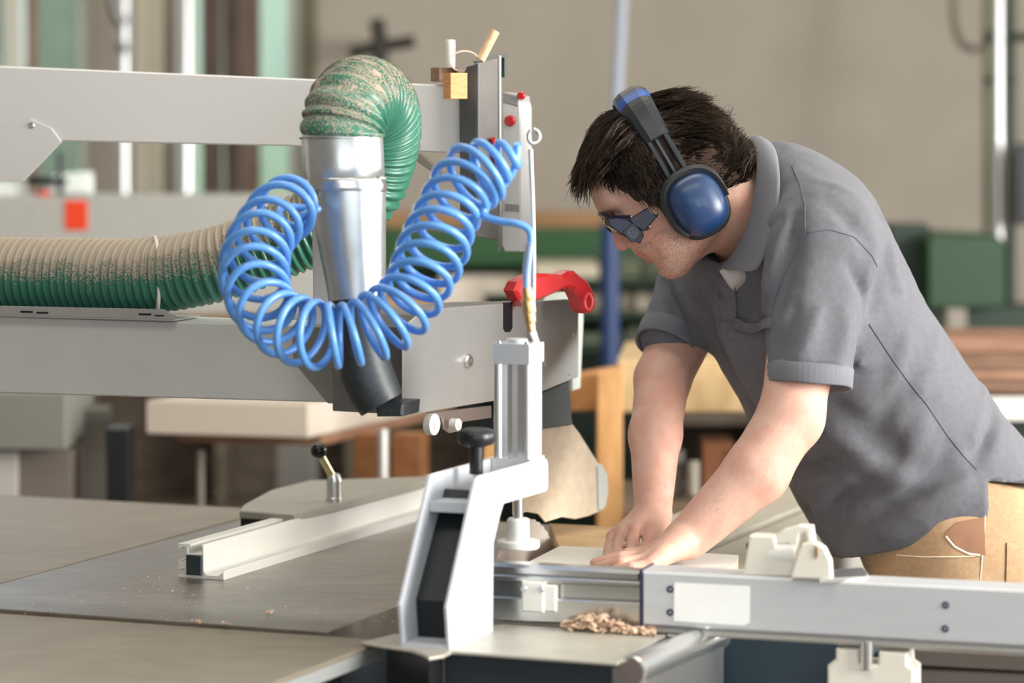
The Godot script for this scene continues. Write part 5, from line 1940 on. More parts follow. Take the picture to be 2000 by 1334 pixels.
func build_trousers(who: Node3D) -> void:
	var f := Field.new()
	var L := Vector3(0.25, 0.04, 0.967)
	var A := Vector3(-0.25, 0.965, 0.02)
	var tb := Basis(L, A, L.cross(A)).orthonormalized()
	f.ell(at(1842, 1000, 4.43), tb, Vector3(0.168, 0.17, 0.132), 0.05)
	f.ell(at(1905, 1040, 4.44), tb, Vector3(0.165, 0.15, 0.12), 0.05)
	var h1 := at(1868, 1070, 4.355); var h2 := at(1850, 1060, 4.52)
	var k1 := Vector3(h1.x - 0.03, 0.50, h1.z); var k2 := Vector3(h2.x + 0.06, 0.50, h2.z - 0.02)
	var a1 := Vector3(k1.x + 0.05, 0.09, k1.z); var a2 := Vector3(k2.x + 0.10, 0.09, k2.z)
	f.cap(h1, k1, 0.104, 0.078, 0.05); f.cap(k1, a1, 0.078, 0.066, 0.03)
	f.cap(h2, k2, 0.102, 0.078, 0.05); f.cap(k2, a2, 0.078, 0.066, 0.03)
	f.cuts.append([Plane(Vector3(0.25, 0.965, 0.0).normalized(), at(1840, 900, 4.43))])
	var nz := FastNoiseLite.new()
	nz.seed = 19
	nz.frequency = 8.0
	f.ripple = nz
	f.ripple_h = 0.005
	var out := [PackedVector3Array(), PackedVector3Array(), PackedInt32Array()]
	var bx := AABB(Vector3(h1.x - 0.28, 0.03, -4.72), Vector3(0.62, 1.1, 0.56))
	f.mesh(bx, 0.0085, out)
	var khaki := material("khaki_cotton", c8(186, 152, 116), 0.85)
	khaki.albedo_texture = noise_texture(0.03, 37, Color(0.86, 0.86, 0.86), Color(1, 1, 1), false, 5)
	khaki.uv1_triplanar = true
	khaki.uv1_world_triplanar = true
	khaki.uv1_scale = Vector3.ONE * 7.0
	khaki.heightmap_enabled = true
	khaki.heightmap_texture = noise_texture(0.25, 38, Color.BLACK, Color.WHITE, false, 2)
	khaki.heightmap_scale = 0.05
	var tr := solid("trousers", out, khaki, who)
	tr.set_meta("label", "khaki work trousers")
	var thread := material("khaki_thread", c8(226, 206, 178), 0.8)
	patch(f, [[1846, 1042], [1870, 1020], [1922, 1010], [1924, 1084], [1896, 1080], [1868, 1066]], 0.0012, "pocket_lining", material("lining_brown", c8(142, 104, 80), 0.9), tr)
	trace_line(f, [[1846, 1046], [1864, 1068], [1892, 1082], [1922, 1085]], "pocket_edge", thread, tr, 0.0022)
	trace_line(f, [[1750, 1084], [1800, 1088], [1860, 1088], [1912, 1086]], "pocket_seam", thread, tr, 0.0012)
	trace_line(f, [[1923, 940], [1924, 1010], [1918, 1090], [1914, 1140]], "side_seam", thread, tr, 0.0012)
	patch(f, [[1966, 1060], [1990, 1055], [1992, 1150], [1964, 1150]], 0.0020, "pocket_flap", khaki, tr)
	# shoes stand on the floor
	for a in [a1, a2]:
		var s := Field.new()
		var toe: Vector3 = Vector3(a.x - 0.19, 0.045, a.z + 0.06)
		s.cap(Vector3(a.x + 0.04, 0.055, a.z), toe, 0.052, 0.042, 0.03)
		s.cap(Vector3(a.x + 0.01, 0.06, a.z), Vector3(a.x + 0.01, 0.13, a.z), 0.055, 0.05, 0.03)
		s.cuts.append([Plane(Vector3.DOWN, Vector3(0, 0.004, 0))])
		var so := [PackedVector3Array(), PackedVector3Array(), PackedInt32Array()]
		s.mesh(AABB(toe - Vector3(0.07, 0.06, 0.13), Vector3(0.40, 0.24, 0.26)), 0.010, so)
		solid("shoe", so, mats["black_plastic"], who)


func build_hair(who: Node3D) -> void:
	var hb := Basis(hf, hu, hl)
	var cap := Field.new()
	cap.ell(hp(-0.9, 6.9, 0), hb, Vector3(0.100, 0.0940, 0.087), 0.01)
	cap.ell(hp(-4.8, 1.8, 0), hb, Vector3(0.056, 0.064, 0.077), 0.02)
	cap.cap(hp(5.6, 13.4, -2.6), hp(6.0, 13.2, 3.0), 0.016, 0.014, 0.03)
	cap.ell(hp(11.0, 4.0, 0), hb, Vector3(0.066, 0.086, 0.12), 0.006, true)
	cap.cap(hp(3.6, -3.5, 8.0), hp(-1.0, -4.5, 8.0), 0.055, 0.055, 0.01, true)
	cap.cap(hp(3.6, -3.5, -8.0), hp(-1.0, -4.5, -8.0), 0.055, 0.055, 0.01, true)
	cap.cuts.append([Plane(-(hu * 0.90 + hf * -0.43), hp(-9.0, -3.6, 0))])
	var nz := FastNoiseLite.new()
	nz.seed = 51
	nz.frequency = 40.0
	cap.ripple = nz
	cap.ripple_h = 0.004
	var out := [PackedVector3Array(), PackedVector3Array(), PackedInt32Array()]
	cap.mesh(AABB(head_o - Vector3(0.19, 0.12, 0.12), Vector3(0.34, 0.33, 0.24)), 0.0036, out)
	# strands, in clumps that follow the comb
	var rng := RandomNumberGenerator.new()
	rng.seed = 77
	var cap_v: PackedVector3Array = out[0]; var cap_n: PackedVector3Array = out[1]
	var V := PackedVector3Array(); var N := PackedVector3Array(); var I := PackedInt32Array()
	var C := PackedColorArray()
	var rad := Vector3(0.100, 0.0940, 0.087)
	var mid := hp(-0.9, 6.9, 0)
	var clumps := 0
	var tries := 0
	var n_cap := cap_v.size()
	while clumps < 1250 and tries < 30000:
		tries += 1
		var pick := rng.randi() % n_cap
		var root := cap_v[pick]
		var nr := cap_n[pick]
		var d := hb.transposed() * (root - mid)
		var fx := -0.9 + d.x * 100.0
		var ux := 6.9 + d.y * 100.0
		if d.z < -0.03 and rng.randf() < 0.75: continue
		if nr.dot(root - mid) < 0.0: continue
		if fx > 2.0 and nr.dot(hu) < 0.25 and nr.dot(hl) < 0.8: continue
		clumps += 1
		var front := (root - at(1347, 402, 4.30)).dot((look.x * 0.87 + look.y * 0.49).normalized()) < 0.0
		var sgn := 1.0 if d.z > 0 else -1.0
		var flow := (hf * 0.95 - hu * 0.05 + hl * 0.12 * sgn) if front else (-hf * 0.80 - hu * (0.50 if ux < 12.0 else 0.15) + hl * 0.18 * sgn)
		flow = (flow + (hf * rng.randfn() + hu * rng.randfn() + hl * rng.randfn()) * 0.16).normalized()
		var length := (0.024 + 0.022 * rng.randf()) if front else (0.042 + 0.022 * rng.randf())
		if ux < 4.0: length *= 0.6
		if front and ux < 11.5:
			length *= 0.55
			flow = (hf * 0.12 - hu * 0.9 + hl * 0.1 * sgn).normalized()
		var off_band := absf((root - at(1347, 402, 4.30)).dot((look.x * 0.87 + look.y * 0.49).normalized()))
		var lift := 0.010 + 0.012 * rng.randf() if front else 0.002 + 0.006 * rng.randf()
		if off_band < (0.019 if front else 0.013): continue
		var tone := rng.randf()
		var wave := rng.randf() * TAU
		for s in 8:
			var jit := (hf * rng.randfn() + hu * rng.randfn() + hl * rng.randfn()) * 0.0042
			var p := root + jit - nr * (jit.dot(nr) + 0.001)
			var dir := flow
			var seg := 8
			var step := length * (0.8 + 0.35 * rng.randf()) / seg
			var own := (hf * rng.randfn() + hu * rng.randfn() + hl * rng.randfn()) * 0.10
			var pts := PackedVector3Array([p])
			for k in seg:
				var q := hb.transposed() * (p - mid)
				var nq := Vector3(q.x / (rad.x * rad.x), q.y / (rad.y * rad.y), q.z / (rad.z * rad.z))
				var n := (hb * nq).normalized()
				var w := float(k) / seg
				dir = (dir * 0.75 + flow * 0.3 + own * w + Vector3.DOWN * 0.01 * w).normalized()
				dir = (dir - n * dir.dot(n) * (1.0 - w * 0.6) + n * ((0.30 if front else 0.07) * (1.0 - w))).normalized()
				p += dir * step + hu * 0.0008 * sin(wave + w * 5.0)
				var e := Vector3(q.x / rad.x, q.y / rad.y, q.z / rad.z).length()
				var goal := 1.0 + lift * sqrt(w + 0.05) / 0.1
				if e < goal: p += n * (goal - e) * 0.06
				# clump: tips draw together
				var ctr := root + flow * step * (k + 1)
				p = p.lerp(p + (ctr - p) * 0.12, w * 0.6)
				pts.append(p)
			var r0 := 0.00055 + 0.00035 * rng.randf()
			var c := Color(0.17, 0.112, 0.083).lerp(Color(0.75, 0.52, 0.38), pow(clampf(0.75 * tone + 0.35 * rng.randf() - 0.05, 0, 1), 1.6))
			add_strand(V, N, I, C, pts, r0, c)
	# loose wisps over the forehead
	for s in 46:
		var a0 := hp(7.4 + 1.4 * rng.randf(), 12.6 + 1.2 * rng.randf(), rng.randf_range(-2.5, 4.5))
		var l := 0.020 + 0.028 * rng.randf()
		var pts := PackedVector3Array()
		var bend := rng.randf_range(-0.6, 1.2)
		for k in 10:
			var w := k / 9.0
			pts.append(a0 + (hf * (w - 0.35 * w * w) - hu * (0.15 * w + 0.55 * w * w) + hl * 0.2 * w * rng.randf_range(0.8, 1.0)) * l + (hu * 0.6 + hf * 0.5) * bend * l * 0.5 * w * w)
		add_strand(V, N, I, C, pts, 0.00045, Color(0.03, 0.02, 0.014))
	var hm := material("hair_brown", Color.WHITE, 0.36)
	hm.vertex_color_use_as_albedo = true
	var arr := []
	arr.resize(Mesh.ARRAY_MAX)
	var W := PackedVector3Array()
	for p in V: W.append(p - who.position)
	arr[Mesh.ARRAY_VERTEX] = W
	arr[Mesh.ARRAY_NORMAL] = N
	arr[Mesh.ARRAY_COLOR] = C
	arr[Mesh.ARRAY_INDEX] = I
	var mesh := ArrayMesh.new()
	mesh.add_surface_from_arrays(Mesh.PRIMITIVE_TRIANGLES, arr)
	mesh.surface_set_material(0, hm)
	var arr2 := []
	arr2.resize(Mesh.ARRAY_MAX)
	var W2 := PackedVector3Array()
	for p in cap_v: W2.append(p - who.position)
	arr2[Mesh.ARRAY_VERTEX] = W2
	arr2[Mesh.ARRAY_NORMAL] = cap_n
	arr2[Mesh.ARRAY_INDEX] = out[2]
	mesh.add_surface_from_arrays(Mesh.PRIMITIVE_TRIANGLES, arr2)
	var under := material("hair_under", c8(58, 46, 40), 1.0)
	under.metallic_specular = 0.1
	mesh.surface_set_material(1, under)
	var o := MeshInstance3D.new()
	o.name = "hair"
	o.mesh = mesh
	o.set_meta("label", "short dark brown hair")
	o.set_meta("kind", "stuff")
	who.add_child(o)

func add_strand(V: PackedVector3Array, N: PackedVector3Array, I: PackedInt32Array, C: PackedColorArray, pts: PackedVector3Array, r: float, c: Color) -> void:
	var fr := carried(pts)
	var first := V.size()
	var n := pts.size()
	for k in n:
		var b: Basis = fr[k]
		var w := float(k) / (n - 1)
		var rr := r * (1.0 - 0.8 * w * w)
		for j in 3:
			var a := TAU * j / 3.0
			var d := b.x * cos(a) + b.y * sin(a)
			V.append(pts[k] + d * rr)
			N.append(d)
			C.append(c)
	for k in n - 1:
		for j in 3:
			var a := first + k * 3 + j
			var b := first + k * 3 + (j + 1) % 3
			I.append_array([a, b, a + 3, b, b + 3, a + 3])


func build_headgear() -> void:
	var R := look.x; var U := look.y; var T := look.z
	var black := material("muff_black", c8(30, 34, 38), 0.42)
	var blue := material("muff_blue", c8(11, 46, 88), 0.34)
	blue.clearcoat_enabled = true
	blue.clearcoat = 0.4
	var stripe := material("muff_stripe", c8(11, 66, 140), 0.4)
	var foam := material("muff_foam", c8(24, 26, 30), 0.7)
	# ---- ear defenders ----
	var bd := (-R * 0.49 + U * 0.87).normalized()
	var wd := (R * 0.87 + U * 0.49).normalized()
	var e := at(1347, 402, 4.30)
	var ed := thing("ear_defenders", e, "blue and black ear defenders worn over the man's dark hair", "ear defenders")
	var H := 0.174
	var W := 0.094
	var arc := func(deg: float) -> Vector3:
		var a := deg_to_rad(deg)
		return e + bd * H * cos(a) + T * W * signf(a) * pow(absf(sin(a)), 0.82)
	var band := func(from: float, to: float, w_at: Callable, thick: float, lift: float, m: Material, called: String, shift: float) -> void:
		var rings := []
		var k := maxi(3, int(absf(to - from) / 4.0))
		for i in k + 1:
			var g := lerpf(from, to, float(i) / k)
			var p: Vector3 = arc.call(g)
			var tg: Vector3 = ((arc.call(g + 1.0) as Vector3) - (arc.call(g - 1.0) as Vector3)).normalized()
			var n := tg.cross(wd).normalized()
			if n.dot(p - (e + bd * 0.05)) < 0: n = -n
			var hw: float = (w_at.call(absf(g)) as float) * 0.5
			var c := p + n * lift + wd * shift
			var ring := PackedVector3Array()
			for q in [[-1.0, -0.3], [-0.82, 0.45], [-0.42, 1.0], [0.42, 1.0], [0.82, 0.45], [1.0, -0.3], [0.7, -0.6], [-0.7, -0.6]]:
				ring.append(c + wd * hw * q[0] + n * thick * q[1])
			rings.append(ring)
		var st := begin()
		for i in rings.size() - 1:
			for j in 8:
				quad(st, rings[i][j], rings[i][(j + 1) % 8], rings[i + 1][(j + 1) % 8], rings[i + 1][j])
		fan(st, rings[0], true)
		fan(st, rings[rings.size() - 1], false)
		part(called, st, m, ed)
	var width := func(g: float) -> float: return lerpf(0.050, 0.036, clampf((g - 20.0) / 45.0, 0, 1))
	band.call(-17.0, 17.0, width, 0.0075, 0.004, black, "headband", 0.0)
	for s: float in [-1.0, 1.0]:
		band.call(17.0 * s, 26.0 * s, width, 0.0078, 0.004, stripe, "blue_stripe", 0.0)
		band.call(26.0 * s, 55.0 * s, width, 0.0075, 0.004, black, "headband_side", 0.0)
		for sh in [-0.0125, 0.0125]:
			band.call(53.0 * s, 79.0 * s, func(_g: float) -> float: return 0.0095, 0.0052, 0.003, black, "slide_rail", sh)
		band.call(53.0 * s, 79.0 * s, func(_g: float) -> float: return 0.0060, 0.0040, 0.002, material("slide_grey", c8(58, 64, 70), 0.4), "slide_bar", -0.002)
		band.call(74.0 * s, 86.0 * s, func(_g: float) -> float: return 0.034, 0.005, 0.003, black, "slide_foot", 0.0)
		# cup: superellipse sections stacked outwards
		var cc := e + T * 0.074 * s - bd * 0.004 + wd * 0.004
		var prof := [[0.92, 0.000], [1.0, 0.006], [1.0, 0.014], [0.97, 0.022], [0.90, 0.031], [0.78, 0.038], [0.58, 0.0435], [0.34, 0.0465], [0.12, 0.0475]]
		var rings := []
		for pr in prof:
			var ring := PackedVector3Array()
			for i in 44:
				var a := TAU * i / 44
				var x := signf(cos(a)) * pow(absf(cos(a)), 0.8) * 0.0385
				var y := signf(sin(a)) * pow(absf(sin(a)), 0.8) * 0.0435
				ring.append(cc + (wd * x + bd * y) * pr[0] + T * (pr[1] + 0.010) * s)
			rings.append(ring)
		var st := begin()
		skin(st, rings)
		part("cup", st, blue, ed)
		rings = []
		for pr in [[0.80, -0.012], [1.02, -0.010], [1.10, -0.002], [1.10, 0.008], [1.02, 0.014], [0.90, 0.014]]:
			var ring := PackedVector3Array()
			for i in 44:
				var a := TAU * i / 44
				ring.append(cc + (wd * signf(cos(a)) * pow(absf(cos(a)), 0.8) * 0.0385 + bd * signf(sin(a)) * pow(absf(sin(a)), 0.8) * 0.0435) * pr[0] + T * pr[1] * s)
			rings.append(ring)
		st = begin()
		skin(st, rings)
		part("cushion", st, foam, ed)
		# yoke that grips the cup from above
		rings = []
		for i in 25:
			var a := deg_to_rad(lerpf(222.0, -8.0, i / 24.0))
			var x := signf(cos(a)) * pow(absf(cos(a)), 0.8)
			var y := signf(sin(a)) * pow(absf(sin(a)), 0.8)
			var tip := 1.0 - 0.45 * pow(absf(i / 12.0 - 1.0), 3)
			var c := cc + wd * x * 0.0385 + bd * y * 0.0435
			var od := (wd * x + bd * y).normalized()
			var ring := PackedVector3Array()
			for q in [[-0.002, 0.024], [0.004, 0.027], [0.0095 * tip, 0.022], [0.0105 * tip, 0.012], [0.004, 0.008], [-0.002, 0.012]]:
				ring.append(c + od * q[0] + T * (q[1] + 0.010) * s)
			rings.append(ring)
		st = begin()
		for i in rings.size() - 1:
			for j in 6:
				quad(st, rings[i][j], rings[i][(j + 1) % 6], rings[i + 1][(j + 1) % 6], rings[i + 1][j])
		fan(st, rings[0], true)
		fan(st, rings[24], false)
		part("yoke", st, black, ed)
	# ---- safety glasses ----
	var sg := thing("safety_glasses", hp(9, 5, 0), "navy blue safety glasses with golden reflecting lens on the man's face", "glasses")
	var navy := material("glasses_navy", c8(12, 13, 44), 0.4)
	var lens := material("lens_gold", Color(0.42, 0.36, 0.22), 0.08, 0.55)
	var lens_f := func(u: float, l: float) -> float:      # forward reach of the lens shield, in centimetres
		var c := 9.9
		if u < 7.7: c = remap(u, 7.7, 6.1, 9.9, 10.6)
		if u < 6.1: c = remap(u, 6.1, 3.5, 10.6, 10.1)
		if u < 3.5: c = remap(u, 3.5, 0.9, 10.1, 9.0)
		return c - 2.7 * pow(absf(l) / 6.8, 2.2)
	var lrings := []
	for i in 37:
		var l := lerpf(-6.8, 6.8, i / 36.0)
		var low := 1.3 + 4.4 * exp(-pow(l / 1.5, 2))
		var ring := PackedVector3Array()
		for k in 7:
			var u := lerpf(low, 7.6 - 3.2 * pow(l / 6.8, 2), k / 6.0)
			ring.append(hp(lens_f.call(u, l), u, l))
		for k in 7:
			var u := lerpf(7.6 - 3.2 * pow(l / 6.8, 2), low, k / 6.0)
			ring.append(hp((lens_f.call(u, l) as float) - 0.2, u, l))
		lrings.append(ring)
	var st2 := begin()
	skin(st2, lrings)
	part("lens", st2, lens, sg)
	st2 = begin()
	var brow := PackedVector3Array()
	for i in 25:
		var l := lerpf(-6.9, 6.9, i / 24.0)
		var bu := 7.65 - 3.2 * pow(l / 6.8, 2)
		brow.append(hp((lens_f.call(bu, l) as float) + 0.05, bu, l))
	tube(st2, brow, 0.0024, 10)
	part("brow_bar", st2, navy, sg)
	var tn := Transform3D(Basis(hf, hu, hl), hp(0, 0, 7.2))
	var shield := outline([1186, 428, 1204, 425, 1223, 427, 1232, 433, 1252, 447, 1258, 460, 1250, 476, 1231, 467, 1210, 455, 1193, 442], tn)
	var arm := outline([1264, 406, 1228, 428, 1239, 441, 1258, 452, 1282, 425, 1312, 394, 1298, 382], tn)
	var hinge_at := in_plane(1236, 455, tn)
	for s: float in [-1.0, 1.0]:
		var t := Transform3D(Basis(hf, hu, hl), hp(0, 0, 7.2 if s > 0 else -6.8))
		st2 = begin()
		prism(st2, shield, t, 0.004, 0.0012)
		part("side_shield", st2, navy, sg)
		st2 = begin()
		prism(st2, arm, t.translated_local(Vector3(0, 0, 0.0016 * s)), 0.004, 0.0012)
		part("temple", st2, navy, sg)
		st2 = begin()
		var ht := t.translated_local(Vector3(hinge_at.x, hinge_at.y, 0.003 if s > 0 else -0.003))
		prism(st2, rounded(0.0205, 0.0215, 0.004), ht, 0.006, 0.001)
		var hinge := part("hinge_block", st2, material("hinge_slate", c8(28, 34, 44), 0.45), sg)
		if s > 0:
			st2 = begin()
			var ring := PackedVector3Array()
			for i in 29: ring.append(ht * Vector3(cos(TAU * i / 28) * 0.0062, sin(TAU * i / 28) * 0.0062, 0.0002))
			tube(st2, ring, 0.0006, 6)
			var ring2 := PackedVector3Array()
			for i in 29: ring2.append(ht * Vector3(cos(TAU * i / 28) * 0.0040, sin(TAU * i / 28) * 0.0040, 0.0002))
			tube(st2, ring2, 0.0004, 6)
			for x in [-0.0018, 0.0, 0.0018]:
				rod(st2, ht * Vector3(x - 0.0006, -0.0022, 0.0003), ht * Vector3(x + 0.0006, 0.0022, 0.0003), 0.0005, 6)
			part("emblem", st2, material("emblem_grey", c8(92, 100, 112), 0.4), hinge)


# upright board facing the camera, given by its pixel edges at a depth
func upright(st: SurfaceTool, u1: float, v1: float, u2: float, v2: float, depth: float, thick: float, turn := 0.0, chamfer := 0.002) -> void:
	if v2 > 1050.0: v2 = floor_v(depth)
	plate(st, [u1, v1, u2, v1, u2, v2, u1, v2], yawed(at((u1 + u2) * 0.5, (v1 + v2) * 0.5, depth), turn), thick, chamfer)

func floor_v(depth: float) -> float:       # picture row where the floor lies at this depth
	return 667.0 + FOCAL * tan(atan(EYE.y / depth) + deg_to_rad(PITCH)) - 1.0

# open shelving: top, sides, back and one middle shelf, standing on the floor
func open_shelves(t: Node3D, u1: float, u2: float, v_top: float, depth: float, deep: float, bays: int, m: Material) -> void:
	var a := at(u1, v_top, depth)
	var b := at(u2, v_top, depth)
	var h := a.y
	var st := begin()
	block(st, Vector3(a.x, h - 0.03, a.z - deep), Vector3(b.x, h, a.z))
	part("top_board", st, m, t)
	st = begin()
	block(st, Vector3(a.x, 0.0, a.z - deep - 0.02), Vector3(b.x, h, a.z - deep))
	part("back_panel", st, m, t)
	st = begin()
	block(st, Vector3(a.x, h * 0.42, a.z - deep), Vector3(b.x, h * 0.42 + 0.025, a.z - 0.01))
	part("shelf_board", st, m, t)
	for i in bays + 1:
		var x := lerpf(a.x, b.x - 0.025, float(i) / bays)
		st = begin()
		block(st, Vector3(x, 0.0, a.z - deep), Vector3(x + 0.025, h - 0.03, a.z - 0.004))
		part("divider", st, m, t)

func build_background() -> void:
	var grey := speckled("machine_light_grey", c8(168, 166, 160), 0.55, 0.0, 0.02, 0.02, 2.0, 111)
	var grey_mid := material("machine_mid_grey", c8(122, 120, 114), 0.5)
	var shelf_brown := wood("shelf_brown", c8(96, 82, 66), 119, Vector3(1, 4, 1))
	var green := material("machine_green", c8(28, 74, 32), 0.5)
	var green_dark := material("machine_green_dark", c8(24, 46, 30), 0.5)
	var blue := material("post_blue", c8(28, 52, 98), 0.5)
	var blue_pale := material("post_pale_blue", c8(150, 157, 172), 0.5)
	var black: Material = mats["black_plastic"]
	var red := material("lever_red", c8(190, 44, 32), 0.4)
	var steel: Material = mats["bright_steel"]
	var oak := wood("bench_orange", c8(204, 140, 78), 121, Vector3(3, 3, 3))
	var birch := wood("bench_pale", c8(210, 176, 124), 122, Vector3(3, 1.2, 3))
	var brown := wood("board_brown", c8(142, 100, 74), 123, Vector3(1, 6, 1))
	var walnut := wood("board_dark", c8(66, 48, 34), 124, Vector3(5, 1, 5))
	var cream := material("slab_cream", c8(196, 183, 169), 0.55)
	var st := begin()
	# ---- light grey machine behind the green hose ----
	var pl := thing("planer", at(300, 480, 7.3), "light grey machine bed with an orange red square behind the hose", "machine")
	st = begin()
	upright(st, -200, 384, 640, 612, 7.3, 0.3)
	part("bed", st, grey, pl)
	st = begin()
	upright(st, 126, 391, 171, 450, 7.29, 0.004)
	part("red_square", st, material("orange_red", c8(222, 62, 22), 0.5), pl).set_meta("label", "orange red square sticker")
	st = begin()
	upright(st, -170, 612, -60, 1800, 7.35, 0.24)
	part("pedestal", st, grey_mid, pl)
	st = begin()
	upright(st, 540, 612, 610, 1800, 7.35, 0.24)
	part("pedestal", st, grey_mid, pl)
	st = begin()
	rod(st, at(118, 386, 7.35), at(118, 296, 7.35), 0.007, 12)
	plate(st, [40, 350, 70, 342, 130, 350, 128, 362, 60, 362], yawed(at(90, 352, 7.35), 0), 0.03, 0.003)
	part("lever", st, black, pl)
	st = begin()
	lathe(st, [0.018, 0.0, 0.02, 0.006, 0.014, 0.02], Transform3D(Basis(), at(85, 388, 7.35)), 20)
	part("red_knob", st, red, pl)
	st = begin()
	plate(st, [88, 376, 92, 350, 110, 340, 176, 336, 178, 378], yawed(at(130, 360, 7.4), 0), 0.06, 0.004)
	part("white_cover", st, material("cover_white", c8(224, 232, 226), 0.4), pl)
	st = begin()
	plate(st, [-60, 386, -60, 356, 26, 356, 30, 384], yawed(at(0, 370, 7.4), 0), 0.06, 0.004)
	part("white_cover", st, mats["cover_white"], pl)
	# ---- cream slab on a wooden stand under the arm ----
	var bt := yawed(at(600, 820, 6.0), -15)
	var sd := thing("wooden_stand", bt.origin, "cream slab on a brown wooden stand under the steel beam", "stand")
	st = begin()
	var bo := Vector2(bt.origin.x, -bt.origin.z)
	var ax := Vector2(cos(deg_to_rad(15)), -sin(deg_to_rad(15)))
	var ay := Vector2(sin(deg_to_rad(22)), cos(deg_to_rad(22)))
	var y_top := at(600, 790, 6.0).y
	prism(st, PackedVector2Array([bo - ax * 0.335, bo, bo + ay * 0.75, bo - ax * 0.335 + ay * 0.75]), flat(y_top), 0.066, 0.002)
	part("slab", st, cream, sd)
	st = begin()
	prism(st, PackedVector2Array([bo - ax * 0.30 + ay * 0.06, bo + ay * 0.06, bo + ay * 0.72, bo - ax * 0.30 + ay * 0.72]), flat(y_top - 0.067), 0.02, 0.002)
	part("apron", st, brown, sd)
	for k in [[690, 742], [764, 822]]:
		st = begin()
		upright(st, k[0], 848, k[1], 1500, 6.25, 0.06, -15)
		part("leg", st, wood("leg_brown", c8(150, 92, 48), 125, Vector3(3, 3, 3)), sd)
	# thin poles
	st = begin()
	rod(st, at(391, 880, 6.2), at(391, floor_v(6.2), 6.2), 0.009, 12)
	tag(part("steel_pole", st, material("pole_grey", c8(120, 110, 100), 0.5)), "thin dull pole under the cream slab", "pole")
	st = begin()
	rod(st, at(748, 838, 5.9), at(748, floor_v(5.9), 5.9), 0.011, 12)
	tag(part("steel_pole", st, material("pole_silver", c8(180, 176, 172), 0.4, 0.5)), "pale silver pole before the brown stand legs", "pole")
	# ---- machine at the far left ----
	var lm := thing("grey_cabinet", at(0, 860, 6.0), "grey machine cabinet with a pale door under the steel beam", "cabinet")
	st = begin()
	upright(st, -260, 768, 128, 878, 6.0, 0.4)
	part("head", st, grey_mid, lm)
	st = begin()
	upright(st, -260, 878, 140, 1600, 6.12, 0.3)
	part("base", st, material("base_taupe", c8(116, 106, 98), 0.6), lm)
	st = begin()
	upright(st, -200, 882, 34, 1500, 6.11, 0.02)
	part("door", st, material("door_pale", c8(196, 190, 182), 0.5), lm)
	st = begin()
	upright(st, 206, 838, 250, 1600, 6.1, 0.1)
	tag(part("black_column", st, black), "black steel column in the dark under the beam", "column")
	st = begin()
	upright(st, 150, 800, 206, 1600, 6.3, 0.1)
	tag(part("slate_column", st, material("slate_grey", c8(92, 88, 80), 0.6)), "slate grey column beside the black one", "column")
	# dark cupboards along the far wall under the windows
	var cu := thing("wall_shelves", at(500, 900, 8.6), "open brown shelves along the far wall under the windows", "shelves")
	st = begin()
	open_shelves(cu, -600, 945, 622, 8.6, 0.30, 6, shelf_brown)
	st = begin()
	upright(st, 360, 582, 850, 619, 8.61, 0.25)
	var shelf := tag(part("plank_shelf", st, wood("shelf_tan", c8(196, 160, 118), 126, Vector3(1, 4, 1))), "tan plank resting behind the green hose", "plank")
	st = begin()
	upright(st, 858, 546, 944, 619, 8.61, 0.25)
	upright(st, 944, 546, 1016, 575, 8.61, 0.25)
	tag(part("pale_board", st, material("board_pale", c8(222, 212, 196), 0.6)), "pale board lying behind the saw guard", "board")
	# ---- far wall: brown rail, green machine, rack ----
	st = begin()
	upright(st, 744, 414, 1700, 452, 9.5, 0.04)
	tag(part("wall_rail", st, wood("rail_brown", c8(168, 122, 72), 127, Vector3(1, 4, 1))), "brown wooden rail along the far wall", "rail")
	var gm := thing("green_machine", at(1000, 500, 9.0), "long green machine below the brown wall rail", "machine")
	st = begin()
	upright(st, 742, 450, 1290, 520, 9.0, 0.3)
	part("beam", st, green, gm)
	st = begin()
	upright(st, 750, 446, 786, 1100, 8.94, 0.05)
	part("column", st, green, gm)
	st = begin()
	upright(st, 760, 520, 1300, 1200, 9.2, 0.2)
	part("base", st, green_dark, gm)
	var rk := thing("timber_rack", at(1150, 620, 8.4), "dark timber rack of stacked boards behind the blue post", "rack")
	st = begin()
	for v in [548, 612, 676]:
		upright(st, 1026, v, 1470, v + 10, 8.4, 0.5)
	for u in [1028, 1310, 1460]:
		upright(st, u, 500, u + 12, 1100, 8.4, 0.04)
	part("frame", st, green_dark, rk)
	var rng := RandomNumberGenerator.new()
	rng.seed = 21
	var tones := [c8(178, 164, 138), c8(126, 116, 92), c8(196, 184, 160), c8(104, 80, 56), c8(84, 92, 66)]
	for row in [[506, 546], [564, 610], [628, 674]]:
		var u := 1042.0
		while u < 1440.0:
			var w := 40.0 + 90.0 * rng.randf()
			var top: float = lerpf(row[0], row[1], 0.1 + 0.6 * rng.randf() * rng.randf())
			var k := rng.randi() % 5
			st = begin()
			upright(st, u, top, u + w, row[1] - 3, 8.46 + 0.03 * rng.randf(), 0.3)
			tag(part("stacked_board", st, wood("rack_board_%d" % k, tones[k], 130 + k, Vector3(2, 6, 2))), "%s board on the %s shelf of the dark timber rack" % [["tan", "olive brown", "pale cream", "dark brown", "mossy green"][k], {506: "top", 564: "middle", 628: "bottom"}[row[0]]], "board", "boards in the timber rack")
			u += w + 6.0
	var bp := thing("blue_post", at(1190, 700, 7.8), "blue steel post rising in front of the timber rack", "post")
	st = begin()
	rod(st, at(1192, 434, 7.8), at(1190, 1400, 7.8), 0.024, 20)
	part("lower_tube", st, blue, bp)
	st = begin()
	rod(st, at(1224, -160, 7.8), at(1192, 436, 7.8), 0.0145, 20)
	part("upper_tube", st, blue_pale, bp)
	# ---- wooden workbench behind the arms ----
	var wb := thing("workbench", at(1240, 760, 6.0), "pale wooden workbench with an orange leg frame behind the worker's arms", "workbench")
	st = begin()
